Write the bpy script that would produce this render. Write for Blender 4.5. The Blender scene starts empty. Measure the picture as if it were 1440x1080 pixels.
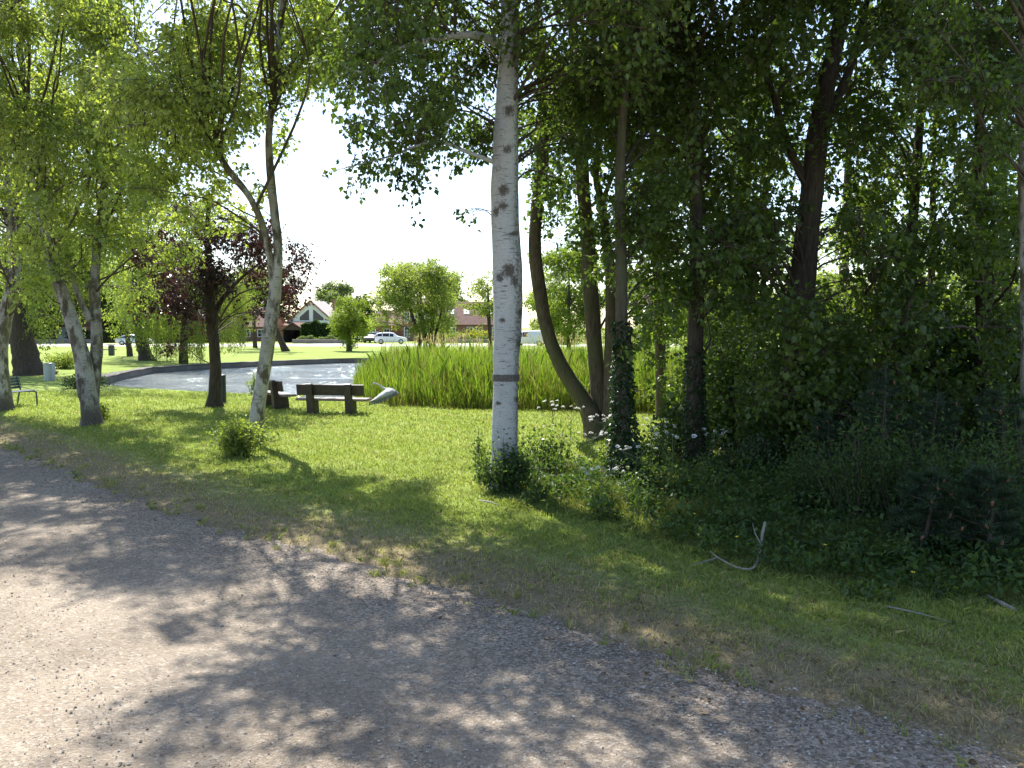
import bpy, math, random
import numpy as np
from mathutils import Vector, Matrix

rng = np.random.default_rng(7)
random.seed(7)
scene = bpy.context.scene
COL = scene.collection
pi = math.pi

# ------------------------------------------------------------------ camera maths
CAMH, FPX = 2.4, 1130.0
PITCH = math.radians(4.05)
cp, sp = math.cos(PITCH), math.sin(PITCH)


def ray(px, py):
    u = (px - 720) / FPX
    v = (540 - py) / FPX
    return np.array([u, v * sp + cp, v * cp - sp])


def G(px, py, z=0.0):
    d = ray(px, py)
    t = (z - CAMH) / d[2]
    return np.array([d[0] * t, d[1] * t, z])


def P(px, py, Y):
    d = ray(px, py)
    t = Y / d[1]
    return np.array([d[0] * t, Y, CAMH + d[2] * t])


def depth_of(py):
    return G(720, py)[1]


# ------------------------------------------------------------------ materials
def new_mat(name):
    m = bpy.data.materials.new(name)
    m.use_nodes = True
    nt = m.node_tree
    nt.nodes.clear()
    out = nt.nodes.new('ShaderNodeOutputMaterial')
    return m, nt, out


def N(nt, t, **kw):
    n = nt.nodes.new(t)
    for k, v in kw.items():
        if k.startswith('i_'):
            key = k[2:]
            key = int(key) if key.isdigit() else key.replace('_', ' ')
            n.inputs[key].default_value = v
        else:
            setattr(n, k, v)
    return n


def ramp(nt, stops, fac=None, interp='LINEAR'):
    r = nt.nodes.new('ShaderNodeValToRGB')
    r.color_ramp.interpolation = interp
    els = r.color_ramp.elements
    while len(els) < len(stops):
        els.new(0.5)
    for e, (p, c) in zip(els, stops):
        e.position = p
        e.color = (*c, 1) if len(c) == 3 else c
    if fac is not None:
        nt.links.new(fac, r.inputs[0])
    return r


def mixc(nt, fac, a, b, mode='MIX'):
    m = nt.nodes.new('ShaderNodeMix')
    m.data_type = 'RGBA'
    m.blend_type = mode
    for sock, val in ((m.inputs[0], fac), (m.inputs[6], a), (m.inputs[7], b)):
        if hasattr(val, 'is_linked'):
            nt.links.new(val, sock)
        elif isinstance(val, (int, float)):
            sock.default_value = val
        else:
            sock.default_value = (*val, 1) if len(val) == 3 else val
    return m.outputs[2]


def objco(nt, scale=(1, 1, 1), loc=(0, 0, 0)):
    tc = nt.nodes.new('ShaderNodeTexCoord')
    mp = nt.nodes.new('ShaderNodeMapping')
    mp.inputs['Scale'].default_value = scale
    mp.inputs['Location'].default_value = loc
    nt.links.new(tc.outputs['Object'], mp.inputs[0])
    return mp.outputs[0]


def noise(nt, vec, scale, detail=4, rough=0.55):
    n = N(nt, 'ShaderNodeTexNoise', i_Scale=scale, i_Detail=detail, i_Roughness=rough)
    nt.links.new(vec, n.inputs['Vector'])
    return n.outputs[0]


def bump(nt, h, strength, dist):
    b = N(nt, 'ShaderNodeBump', i_Strength=strength, i_Distance=dist)
    nt.links.new(h, b.inputs['Height'])
    return b.outputs[0]


def principled(nt, out, color, rough=0.6, metallic=0.0, normal=None, spec=0.5):
    p = nt.nodes.new('ShaderNodeBsdfPrincipled')
    if hasattr(color, 'is_linked'):
        nt.links.new(color, p.inputs['Base Color'])
    else:
        p.inputs['Base Color'].default_value = (*color, 1)
    if hasattr(rough, 'is_linked'):
        nt.links.new(rough, p.inputs['Roughness'])
    else:
        p.inputs['Roughness'].default_value = rough
    p.inputs['Metallic'].default_value = metallic
    p.inputs['Specular IOR Level'].default_value = spec
    if normal is not None:
        nt.links.new(normal, p.inputs['Normal'])
    if out is not None:
        nt.links.new(p.outputs[0], out.inputs[0])
    return p


def leaf_mat(name, dark, light, trans=0.5, rough=0.42, spec=0.45, tcol=None):
    """Thin leaf: colours vary leaf by leaf; light shines through."""
    m, nt, out = new_mat(name)
    at = N(nt, 'ShaderNodeAttribute', attribute_name='rnd')
    r = ramp(nt, [(0.0, dark), (1.0, light)], at.outputs['Fac'])
    p = principled(nt, None, r.outputs[0], rough, spec=spec)
    t = nt.nodes.new('ShaderNodeBsdfTranslucent')
    tc = mixc(nt, 1.0, r.outputs[0], tcol or (1.8, 1.85, 0.75), 'MULTIPLY')
    nt.links.new(tc, t.inputs[0])
    mx = nt.nodes.new('ShaderNodeMixShader')
    mx.inputs[0].default_value = trans
    nt.links.new(p.outputs[0], mx.inputs[1])
    nt.links.new(t.outputs[0], mx.inputs[2])
    nt.links.new(mx.outputs[0], out.inputs[0])
    return m


def col_leaf_mat(name, trans=0.4, rough=0.6, spec=0.3):
    """Blades whose colour is stored on the mesh (green or dried)."""
    m, nt, out = new_mat(name)
    at = N(nt, 'ShaderNodeAttribute', attribute_name='Col')
    p = principled(nt, None, at.outputs['Color'], rough, spec=spec)
    t = nt.nodes.new('ShaderNodeBsdfTranslucent')
    tc = mixc(nt, 1.0, at.outputs['Color'], (1.4, 1.5, 0.8), 'MULTIPLY')
    nt.links.new(tc, t.inputs[0])
    mx = nt.nodes.new('ShaderNodeMixShader')
    mx.inputs[0].default_value = trans
    nt.links.new(p.outputs[0], mx.inputs[1])
    nt.links.new(t.outputs[0], mx.inputs[2])
    nt.links.new(mx.outputs[0], out.inputs[0])
    return m


def bark_mat(name, a, b, moss=None, bscale=1.0):
    m, nt, out = new_mat(name)
    co = objco(nt, (14 * bscale, 14 * bscale, 2.6 * bscale))
    n1 = noise(nt, co, 1.6, 8, 0.65)
    r = ramp(nt, [(0.3, a), (0.7, b)], n1)
    c = r.outputs[0]
    if moss:
        n2 = noise(nt, objco(nt, (1, 1, 0.5)), 2.2, 5)
        r2 = ramp(nt, [(0.45, (0, 0, 0)), (0.62, (1, 1, 1))], n2)
        c = mixc(nt, r2.outputs[0], c, moss)
    principled(nt, out, c, 0.9, normal=bump(nt, n1, 0.9, 0.03), spec=0.2)
    return m


def birch_mat(name, white=(0.50, 0.495, 0.485), old=False):
    m, nt, out = new_mat(name)
    big = noise(nt, objco(nt, (1, 1, 0.6)), 3.0, 6, 0.62)
    base = ramp(nt, [(0.25, (0.36, 0.34, 0.30)), (0.42, tuple(0.86 * w for w in white)), (0.62, white), (0.8, (0.47, 0.43, 0.37))], big).outputs[0]
    if old:
        pn = noise(nt, objco(nt, (4.5, 4.5, 2.2), (5, 2, 1)), 1.0, 7, 0.68)
        pm = ramp(nt, [(0.45, (0, 0, 0)), (0.55, (1, 1, 1))], pn).outputs[0]
        base = mixc(nt, pm, base, (0.065, 0.053, 0.038))
        gn = noise(nt, objco(nt, (1.5, 1.5, 0.7)), 1.6, 5)
        gm = ramp(nt, [(0.42, (0, 0, 0)), (0.7, (0.8, 0.8, 0.8))], gn).outputs[0]
        base = mixc(nt, gm, base, (0.19, 0.18, 0.095))
    # horizontal lenticels
    ln = noise(nt, objco(nt, (7, 7, 75)), 1.0, 3, 0.6)
    lm = ramp(nt, [(0.56, (0, 0, 0)), (0.63, (1, 1, 1))], ln).outputs[0]
    brk = noise(nt, objco(nt, (5, 5, 9), (3, 1, 7)), 1.0, 2)
    lm2 = mixc(nt, 1.0, lm, ramp(nt, [(0.42, (0, 0, 0)), (0.58, (1, 1, 1))], brk).outputs[0], 'MULTIPLY')
    c = mixc(nt, lm2, base, (0.10, 0.085, 0.07))
    # fine grey speckle
    fs = noise(nt, objco(nt, (60, 60, 110)), 1.0, 3, 0.7)
    fm = ramp(nt, [(0.52, (0, 0, 0)), (0.68, (0.85, 0.85, 0.85))], fs).outputs[0]
    c = mixc(nt, fm, c, (0.22, 0.20, 0.175))
    # scars, dark fissured foot, painted shade side of the big birch (stored on the mesh)
    at = N(nt, 'ShaderNodeAttribute', attribute_name='knot')
    kn = noise(nt, objco(nt, (30, 30, 22)), 1.0, 6, 0.7)
    ka = N(nt, 'ShaderNodeMath', operation='MULTIPLY_ADD')
    nt.links.new(kn, ka.inputs[0])
    ka.inputs[1].default_value = 1.3
    ka.inputs[2].default_value = -0.65
    kb = N(nt, 'ShaderNodeMath', operation='ADD')
    nt.links.new(ka.outputs[0], kb.inputs[0])
    nt.links.new(at.outputs['Fac'], kb.inputs[1])
    km = ramp(nt, [(0.38, (0, 0, 0)), (0.66, (1, 1, 1))], kb.outputs[0]).outputs[0]
    dk = ramp(nt, [(0.3, (0.035, 0.030, 0.026)), (0.75, (0.17, 0.145, 0.12))], kn).outputs[0]
    c = mixc(nt, km, c, dk)
    hh = mixc(nt, 0.5, kn, ln)
    principled(nt, out, c, 0.75, normal=bump(nt, hh, 0.6, 0.012), spec=0.3)
    return m


def plain_mat(name, col, rough=0.6, metallic=0.0, nscale=None, namt=0.25, spec=0.5, bmp=0.0):
    m, nt, out = new_mat(name)
    c = col
    nrm = None
    if nscale:
        n = noise(nt, objco(nt), nscale, 6, 0.6)
        c = ramp(nt, [(0.25, tuple(x * (1 - namt) for x in col)), (0.75, tuple(min(1, x * (1 + namt)) for x in col))], n).outputs[0]
        if bmp:
            nrm = bump(nt, n, 0.6, bmp)
    principled(nt, out, c, rough, metallic, nrm, spec)
    return m


def brick_mat(name, a, b, mortar, scale=1.0, bw=0.25, bh=0.075):
    m, nt, out = new_mat(name)
    tc = nt.nodes.new('ShaderNodeTexCoord')
    sx = nt.nodes.new('ShaderNodeSeparateXYZ')
    nt.links.new(tc.outputs['Object'], sx.inputs[0])
    ad = N(nt, 'ShaderNodeMath', operation='ADD')
    nt.links.new(sx.outputs[0], ad.inputs[0])
    nt.links.new(sx.outputs[1], ad.inputs[1])
    cb = nt.nodes.new('ShaderNodeCombineXYZ')
    nt.links.new(ad.outputs[0], cb.inputs[0])
    nt.links.new(sx.outputs[2], cb.inputs[1])
    bt = N(nt, 'ShaderNodeTexBrick', i_Scale=scale)
    bt.inputs['Color1'].default_value = (*a, 1)
    bt.inputs['Color2'].default_value = (*b, 1)
    bt.inputs['Mortar'].default_value = (*mortar, 1)
    bt.inputs['Brick Width'].default_value = bw
    bt.inputs['Row Height'].default_value = bh
    bt.inputs['Mortar Size'].default_value = 0.012
    nt.links.new(cb.outputs[0], bt.inputs['Vector'])
    n = noise(nt, objco(nt), 1.3, 5)
    c = mixc(nt, 0.35, bt.outputs[0], ramp(nt, [(0.3, tuple(x * 0.5 for x in a)), (0.7, tuple(min(1, x * 1.4) for x in b))], n).outputs[0])
    principled(nt, out, c, 0.85, spec=0.2)
    return m


M = {}
M['leaf_birch'] = leaf_mat('birch leaf', (0.12, 0.175, 0.045), (0.36, 0.41, 0.13), 0.55, 0.33, 0.7)
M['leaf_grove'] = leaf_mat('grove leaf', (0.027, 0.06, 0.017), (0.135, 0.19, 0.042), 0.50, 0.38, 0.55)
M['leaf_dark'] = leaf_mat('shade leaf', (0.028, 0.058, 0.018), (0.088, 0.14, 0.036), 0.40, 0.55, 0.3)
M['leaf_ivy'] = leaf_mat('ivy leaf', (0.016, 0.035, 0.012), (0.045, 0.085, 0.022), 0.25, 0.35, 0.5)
M['leaf_far'] = leaf_mat('far leaf', (0.085, 0.13, 0.035), (0.25, 0.29, 0.085), 0.5, 0.5, 0.35)
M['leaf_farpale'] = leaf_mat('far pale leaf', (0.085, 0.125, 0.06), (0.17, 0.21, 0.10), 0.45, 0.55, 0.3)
M['leaf_bright'] = leaf_mat('bright leaf', (0.085, 0.13, 0.025), (0.18, 0.23, 0.045), 0.55, 0.5, 0.35)
M['leaf_copper'] = leaf_mat('copper leaf', (0.014, 0.008, 0.011), (0.050, 0.021, 0.025), 0.35, 0.32, 0.6, (1.9, 0.75, 0.7))
M['leaf_willow'] = leaf_mat('willow leaf', (0.085, 0.12, 0.028), (0.17, 0.21, 0.05), 0.5, 0.5, 0.4)
M['leaf_hedge'] = leaf_mat('hedge leaf', (0.018, 0.045, 0.012), (0.055, 0.10, 0.022), 0.3, 0.5, 0.3)
M['leaf_yellow'] = leaf_mat('yellow shrub leaf', (0.17, 0.19, 0.03), (0.32, 0.32, 0.05), 0.45, 0.5, 0.3)
M['needle'] = leaf_mat('pine needle', (0.018, 0.036, 0.020), (0.050, 0.085, 0.042), 0.25, 0.5, 0.4)
M['litter'] = leaf_mat('dry leaf', (0.10, 0.065, 0.035), (0.34, 0.25, 0.14), 0.15, 0.8, 0.1, (1, 1, 1))
M['blades'] = col_leaf_mat('grass blades')
M['reeds'] = col_leaf_mat('reed blades', 0.45, 0.55)
M['birch'] = birch_mat('birch bark')
M['birch_old'] = birch_mat('old birch bark', (0.46, 0.445, 0.41), True)
M['bark'] = bark_mat('brown bark', (0.045, 0.034, 0.025), (0.17, 0.135, 0.10), (0.085, 0.09, 0.045))
M['bark_dark'] = bark_mat('dark bark', (0.028, 0.022, 0.017), (0.10, 0.08, 0.062))
M['bark_grey'] = bark_mat('grey bark', (0.07, 0.06, 0.05), (0.22, 0.19, 0.155), (0.10, 0.10, 0.055))
M['twig'] = plain_mat('twig bark', (0.075, 0.055, 0.042), 0.85, nscale=20, namt=0.5)
M['deadwood'] = plain_mat('weathered dead wood', (0.20, 0.18, 0.155), 0.85, nscale=14, namt=0.45, bmp=0.01)
M['stem'] = plain_mat('green stem', (0.09, 0.13, 0.045), 0.6, nscale=12)
M['petal'] = plain_mat('white petal', (0.78, 0.78, 0.74), 0.6, nscale=30, namt=0.08)
M['yellow_petal'] = plain_mat('yellow petal', (0.75, 0.55, 0.03), 0.5)
M['cone'] = plain_mat('young pine cone', (0.20, 0.085, 0.05), 0.7, nscale=40, namt=0.35)
M['bench_wood'] = plain_mat('dark stained wood', (0.052, 0.036, 0.030), 0.55, nscale=9, namt=0.5, bmp=0.004)
M['bench_seat'] = plain_mat('sunlit seat wood', (0.22, 0.17, 0.145), 0.5, nscale=9, namt=0.35, bmp=0.004)  # lighter than the bench wood: sun on the seat top put into its colour
M['metal_blue'] = plain_mat('blue painted metal', (0.035, 0.06, 0.085), 0.4, nscale=20)
M['metal_grey'] = plain_mat('galvanised metal', (0.35, 0.38, 0.39), 0.45, 0.4, nscale=16, namt=0.2)
M['metal_dark'] = plain_mat('dark painted metal', (0.022, 0.032, 0.038), 0.45, nscale=14)
M['white_paint'] = plain_mat('car white paint', (0.72, 0.73, 0.73), 0.25)
M['silver_paint'] = plain_mat('car silver paint', (0.45, 0.48, 0.50), 0.28, 0.5)
M['dark_paint'] = plain_mat('car dark paint', (0.03, 0.035, 0.045), 0.25)
M['car_glass'] = plain_mat('car glass', (0.012, 0.016, 0.02), 0.06)
M['tyre'] = plain_mat('tyre rubber', (0.018, 0.018, 0.018), 0.85)
M['rim'] = plain_mat('wheel rim', (0.42, 0.43, 0.44), 0.35, 0.7)
M['lamp_clear'] = plain_mat('headlamp', (0.7, 0.7, 0.68), 0.15)
M['lamp_red'] = plain_mat('tail lamp', (0.35, 0.02, 0.015), 0.3)
M['render_white'] = plain_mat('white render', (0.78, 0.78, 0.76), 0.8, nscale=1.2, namt=0.06)
M['frame_white'] = plain_mat('white window frame', (0.78, 0.78, 0.76), 0.5)
M['pane'] = plain_mat('window pane', (0.03, 0.04, 0.05), 0.08)
M['brick'] = brick_mat('red brick', (0.26, 0.095, 0.065), (0.19, 0.07, 0.05), (0.33, 0.27, 0.23))
M['tile_red'] = brick_mat('red roof tile', (0.36, 0.13, 0.075), (0.28, 0.10, 0.06), (0.14, 0.06, 0.04), 1.0, 0.3, 0.3)
M['tile_brown'] = brick_mat('brown roof tile', (0.21, 0.125, 0.105), (0.165, 0.10, 0.085), (0.09, 0.055, 0.045), 1.0, 0.3, 0.3)
M['tile_pale'] = brick_mat('sunlit pale roof tile', (0.45, 0.40, 0.38), (0.39, 0.35, 0.33), (0.25, 0.20, 0.19), 1.0, 0.3, 0.3)  # tile colour paled to stand for strong sun on the slope
M['rust_timber'] = plain_mat('rust painted board', (0.28, 0.12, 0.09), 0.7)
M['band'] = plain_mat('dark bark ring', (0.115, 0.098, 0.088), 0.9, nscale=26, namt=0.55, bmp=0.01)
M['dark_timber'] = plain_mat('dark timber', (0.05, 0.033, 0.026), 0.8, nscale=3, namt=0.4)
M['stone'] = brick_mat('pond stone', (0.17, 0.155, 0.14), (0.105, 0.10, 0.095), (0.06, 0.055, 0.05), 1.0, 0.6, 0.22)
M['fieldstone'] = brick_mat('field stone', (0.30, 0.25, 0.235), (0.20, 0.17, 0.165), (0.10, 0.085, 0.08), 1.0, 0.45, 0.25)
M['heron_grey'] = plain_mat('grey plumage', (0.40, 0.42, 0.45), 0.75, nscale=18, namt=0.2)
M['heron_dark'] = plain_mat('slate flight feathers', (0.14, 0.15, 0.18), 0.7, nscale=18, namt=0.3)
M['heron_bill'] = plain_mat('yellow bill', (0.55, 0.40, 0.14), 0.5)
M['heron_leg'] = plain_mat('pinkish leg', (0.50, 0.22, 0.15), 0.6)


def make_ground_mat():
    m, nt, out = new_mat('lawn soil and turf')
    at = N(nt, 'ShaderNodeAttribute', attribute_name='dry')
    co = objco(nt)
    n1 = noise(nt, co, 0.55, 6, 0.6)
    n2 = noise(nt, co, 9.0, 5, 0.65)
    n3 = noise(nt, co, 45.0, 4, 0.7)
    g = ramp(nt, [(0.3, (0.14, 0.195, 0.045)), (0.52, (0.225, 0.285, 0.07)), (0.72, (0.33, 0.36, 0.115))], mixc(nt, 0.45, n1, n2)).outputs[0]
    d = ramp(nt, [(0.3, (0.15, 0.118, 0.072)), (0.55, (0.27, 0.22, 0.135)), (0.75, (0.39, 0.33, 0.215))], mixc(nt, 0.6, n2, n3)).outputs[0]
    f = N(nt, 'ShaderNodeMath', operation='MULTIPLY_ADD')
    nt.links.new(n2, f.inputs[0])
    f.inputs[1].default_value = 0.9
    f.inputs[2].default_value = -0.45
    a = N(nt, 'ShaderNodeMath', operation='ADD')
    nt.links.new(f.outputs[0], a.inputs[0])
    nt.links.new(at.outputs['Fac'], a.inputs[1])
    fm = ramp(nt, [(0.3, (0, 0, 0)), (0.75, (1, 1, 1))], a.outputs[0]).outputs[0]
    c = mixc(nt, fm, g, d)
    c = mixc(nt, 0.5, c, ramp(nt, [(0.3, (0.5, 0.5, 0.5)), (0.7, (1.35, 1.35, 1.3))], n3).outputs[0], 'MULTIPLY')
    principled(nt, out, c, 0.95, normal=bump(nt, n3, 0.8, 0.04), spec=0.1)
    return m


def make_road_mat():
    m, nt, out = new_mat('gravel road')
    co = objco(nt)
    n1 = noise(nt, co, 0.5, 6, 0.6)
    n2 = noise(nt, co, 6.0, 6, 0.7)
    vo = N(nt, 'ShaderNodeTexVoronoi', i_Scale=55.0)
    nt.links.new(co, vo.inputs['Vector'])
    vo2 = N(nt, 'ShaderNodeTexVoronoi', i_Scale=24.0)
    nt.links.new(co, vo2.inputs['Vector'])
    sand = ramp(nt, [(0.3, (0.155, 0.122, 0.088)), (0.5, (0.225, 0.182, 0.136)), (0.72, (0.285, 0.238, 0.184))], mixc(nt, 0.45, n1, n2)).outputs[0]
    hs = N(nt, 'ShaderNodeSeparateColor')
    nt.links.new(vo.outputs['Color'], hs.inputs[0])
    peb = ramp(nt, [(0.0, (0.10, 0.084, 0.070)), (0.35, (0.20, 0.168, 0.134)), (0.7, (0.29, 0.248, 0.200)), (1.0, (0.42, 0.375, 0.315))], hs.outputs[0]).outputs[0]
    at = N(nt, 'ShaderNodeAttribute', attribute_name='gravel')
    pm0 = ramp(nt, [(0.35, (0, 0, 0)), (0.6, (1, 1, 1))], noise(nt, co, 20.0, 3)).outputs[0]
    pm1 = mixc(nt, 0.62, (0, 0, 0), pm0)
    pm = mixc(nt, at.outputs['Fac'], pm1, (1, 1, 1))
    c = mixc(nt, pm, sand, peb)
    wn = noise(nt, objco(nt, (0.5, 0.5, 1), (2, 5, 0)), 1.1, 4)
    wear = ramp(nt, [(0.35, (0.78, 0.77, 0.76)), (0.65, (1.1, 1.1, 1.1))], wn).outputs[0]
    c = mixc(nt, 1.0, c, wear, 'MULTIPLY')
    edge = mixc(nt, at.outputs['Fac'], (1, 1, 1), (0.84, 0.81, 0.79))
    c = mixc(nt, 1.0, c, edge, 'MULTIPLY')
    h1 = mixc(nt, 0.5, vo.outputs['Distance'], n2)
    nrm = bump(nt, h1, 0.9, 0.018)
    principled(nt, out, c, 0.9, normal=nrm, spec=0.25)
    return m


def make_water_mat():
    m, nt, out = new_mat('pond water')
    n1 = noise(nt, objco(nt, (0.22, 0.30, 1)), 1.0, 5, 0.68)
    n2 = noise(nt, objco(nt, (1, 1.4, 1)), 2.6, 4, 0.65)
    n3 = noise(nt, objco(nt, (0.16, 0.45, 1), (4, 2, 0)), 1.0, 3, 0.5)
    rp = ramp(nt, [(0.36, (0, 0, 0)), (0.62, (1, 1, 1))], n3).outputs[0]
    h = mixc(nt, rp, n1, n2)
    b = bump(nt, h, 1.0, 0.42)
    principled(nt, out, (0.33, 0.36, 0.35), 0.04, 0.36, normal=b, spec=0.8)
    return m


M['ground'] = make_ground_mat()
M['road'] = make_road_mat()
M['water'] = make_water_mat()
M['far_road'] = plain_mat('pale far road', (0.42, 0.40, 0.37), 0.9, nscale=0.8, namt=0.15)


def make_stone_mat():
    m, nt, out = new_mat('loose stones')
    at = N(nt, 'ShaderNodeAttribute', attribute_name='rnd')
    r = ramp(nt, [(0.0, (0.10, 0.085, 0.075)), (0.3, (0.18, 0.155, 0.13)), (0.65, (0.29, 0.25, 0.205)), (1.0, (0.46, 0.44, 0.41))], at.outputs['Fac'])
    principled(nt, out, r.outputs[0], 0.85, spec=0.25)
    return m


M['stones'] = make_stone_mat()

# ------------------------------------------------------------------ mesh builder


class MB:
    def __init__(self):
        self.v, self.f, self.n, self.attr = [], [], 0, {}
        self.smooth = []

    def add(self, verts, faces, smooth=False, **attrs):
        verts = np.asarray(verts, float).reshape(-1, 3)
        faces = np.asarray(faces, np.int64)
        k = len(verts)
        self.v.append(verts)
        self.f.append(faces + self.n)
        self.smooth.append(smooth)
        for key, val in attrs.items():
            val = np.asarray(val, float)
            if val.ndim == 0:
                val = np.full(k, float(val))
            self.attr.setdefault(key, []).append((self.n, val))
        self.n += k

    def build(self, name, mat, parent=None, base=(0, 0, 0), **props):
        me = bpy.data.meshes.new(name)
        if self.n:
            V = np.concatenate(self.v) - np.asarray(base, float)
            nf = sum(len(f) for f in self.f)
            tot = np.concatenate([np.full(len(f), f.shape[1], np.int32) for f in self.f])
            loops = np.concatenate([f.ravel() for f in self.f]).astype(np.int32)
            starts = np.concatenate([[0], np.cumsum(tot)[:-1]]).astype(np.int32)
            me.vertices.add(len(V))
            me.vertices.foreach_set('co', V.ravel().astype(np.float32))
            me.loops.add(len(loops))
            me.loops.foreach_set('vertex_index', loops)
            me.polygons.add(nf)
            me.polygons.foreach_set('loop_start', starts)
            me.polygons.foreach_set('loop_total', tot)
            sm = np.concatenate([np.full(len(f), s) for f, s in zip(self.f, self.smooth)])
            me.polygons.foreach_set('use_smooth', sm)
            for key, items in self.attr.items():
                if items[0][1].ndim == 2:
                    arr = np.zeros((self.n, 4), np.float32)
                    arr[:, 3] = 1
                    for s, val in items:
                        arr[s:s + len(val), :3] = val
                    a = me.attributes.new(key, 'FLOAT_COLOR', 'POINT')
                    a.data.foreach_set('color', arr.ravel())
                else:
                    arr = np.zeros(self.n, np.float32)
                    for s, val in items:
                        arr[s:s + len(val)] = val
                    a = me.attributes.new(key, 'FLOAT', 'POINT')
                    a.data.foreach_set('value', arr)
            me.update(calc_edges=True)
            me.validate()
        if mat is not None:
            me.materials.append(mat)
        o = bpy.data.objects.new(name, me)
        COL.objects.link(o)
        if parent is not None:
            o.parent = parent
        else:
            o.location = base
        for k, val in props.items():
            o[k] = val
        return o

    # shapes
    def box(self, c, s, rot=0.0, tilt=None):
        c = np.asarray(c, float)
        s = np.asarray(s, float) / 2
        p = np.array([[x, y, z] for x in (-1, 1) for y in (-1, 1) for z in (-1, 1)], float) * s
        if tilt is not None:
            p = p @ np.array(tilt).T
        cr, sr = math.cos(rot), math.sin(rot)
        p = p @ np.array([[cr, sr, 0], [-sr, cr, 0], [0, 0, 1]])
        f = [[0, 1, 3, 2], [4, 6, 7, 5], [0, 4, 5, 1], [2, 3, 7, 6], [0, 2, 6, 4], [1, 5, 7, 3]]
        self.add(p + c, f)

    def bevel_box(self, c, s, b=0.02, rot=0.0):
        """box with chamfered vertical edges and top"""
        c = np.asarray(c, float)
        hx, hy, hz = [q / 2 for q in s]
        ring = [(-hx + b, -hy), (hx - b, -hy), (hx, -hy + b), (hx, hy - b), (hx - b, hy), (-hx + b, hy), (-hx, hy - b), (-hx, -hy + b)]
        pts = []
        for z, k in ((-hz, b), (-hz + b, 0), (hz - b, 0), (hz, b)):
            for x, y in ring:
                pts.append((x - math.copysign(k, x), y - math.copysign(k, y), z))
        pts = np.array(pts)
        f = []
        for r in range(3):
            for i in range(8):
                j = (i + 1) % 8
                f.append([r * 8 + i, r * 8 + j, (r + 1) * 8 + j, (r + 1) * 8 + i])
        cr, sr = math.cos(rot), math.sin(rot)
        R = np.array([[cr, sr, 0], [-sr, cr, 0], [0, 0, 1]])
        self.add(pts @ R + c, f)
        top = pts[24:32] @ R + c
        self.add(top, [list(range(8))])
        self.add(pts[0:8] @ R + c, [list(range(7, -1, -1))])

    def tube(self, pts, radii, sides=10, rings=None, wob=0.0, knot=None, cap=True, seed=0, flare=None):
        pts = np.asarray(pts, float)
        radii = np.asarray(radii, float)
        n = len(pts)
        rings = rings or n * 3
        t = np.linspace(0, n - 1, rings)
        i = np.clip(t.astype(int), 0, n - 2)
        u = (t - i)[:, None]
        ext = np.vstack([2 * pts[0] - pts[1], pts, 2 * pts[-1] - pts[-2]])
        p0, p1, p2, p3 = ext[i], ext[i + 1], ext[i + 2], ext[i + 3]
        C = 0.5 * ((2 * p1) + (-p0 + p2) * u + (2 * p0 - 5 * p1 + 4 * p2 - p3) * u ** 2 + (-p0 + 3 * p1 - 3 * p2 + p3) * u ** 3)
        R = radii[i] * (1 - u[:, 0]) + radii[i + 1] * u[:, 0]
        T = np.gradient(C, axis=0)
        T /= np.linalg.norm(T, axis=1)[:, None] + 1e-9
        ref = np.array([1.0, 0.0, 0.0]) if abs(T[0][0]) < 0.9 else np.array([0, 1.0, 0])
        X = np.zeros_like(C)
        x = ref
        for k in range(rings):
            x = x - T[k] * np.dot(x, T[k])
            x /= np.linalg.norm(x) + 1e-9
            X[k] = x
        Y = np.cross(T, X)
        a = np.linspace(0, 2 * pi, sides, endpoint=False)
        rr = R[:, None] * np.ones((1, sides))
        if wob:
            L = np.arange(rings)[:, None] / rings * (np.linalg.norm(pts[-1] - pts[0]) + 1e-6)
            s0 = seed * 1.7
            w = (np.sin(2 * a + L * 2.1 + s0) + np.sin(3 * a - L * 3.7 + 2 * s0) * 0.7 + np.sin(5 * a + L * 7.3 + s0) * 0.45 + np.sin(L * 9 + a + s0) * 0.5)
            rr = rr * (1 + wob * w)
        if flare is not None:
            fh, fa, nl = flare
            L = (np.cumsum(np.r_[0, np.linalg.norm(np.diff(C, axis=0), axis=1)]))[:, None]
            e = np.exp(-L / fh)
            rr = rr * (1 + fa * e * (1 + 0.35 * np.sin(nl * a + seed)))
        V = C[:, None, :] + rr[..., None] * (np.cos(a)[None, :, None] * X[:, None, :] + np.sin(a)[None, :, None] * Y[:, None, :])
        idx = np.arange(rings * sides).reshape(rings, sides)
        f = np.stack([idx[:-1], np.roll(idx[:-1], -1, 1), np.roll(idx[1:], -1, 1), idx[1:]], -1).reshape(-1, 4)
        V = V.reshape(-1, 3)
        if knot is not None:
            self.add(V, f, True, knot=knot(V))
        else:
            self.add(V, f, True)
        if cap:
            kw = {'knot': np.zeros(sides)} if knot is not None else {}
            self.add(V[-sides:], [list(range(sides))], False, **kw)
            self.add(V[:sides], [list(range(sides - 1, -1, -1))], False, **kw)
        return C, R

    def sticks(self, A, B, ra, rb):
        """many thin three-sided twigs at once"""
        A, B = np.asarray(A), np.asarray(B)
        n = len(A)
        if not n:
            return
        T = B - A
        T /= np.linalg.norm(T, axis=1)[:, None] + 1e-9
        ref = np.where(np.abs(T[:, 2:3]) > 0.9, np.array([[1.0, 0, 0]]), np.array([[0, 0, 1.0]]))
        X = np.cross(T, ref)
        X /= np.linalg.norm(X, axis=1)[:, None] + 1e-9
        Y = np.cross(T, X)
        ra = np.broadcast_to(ra, (n,))[:, None]
        rb = np.broadcast_to(rb, (n,))[:, None]
        vs = []
        for base, r in ((A, ra), (B, rb)):
            for k in range(3):
                an = k * 2 * pi / 3
                vs.append(base + r * (math.cos(an) * X + math.sin(an) * Y))
        V = np.stack(vs, 1).reshape(-1, 3)
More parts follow.
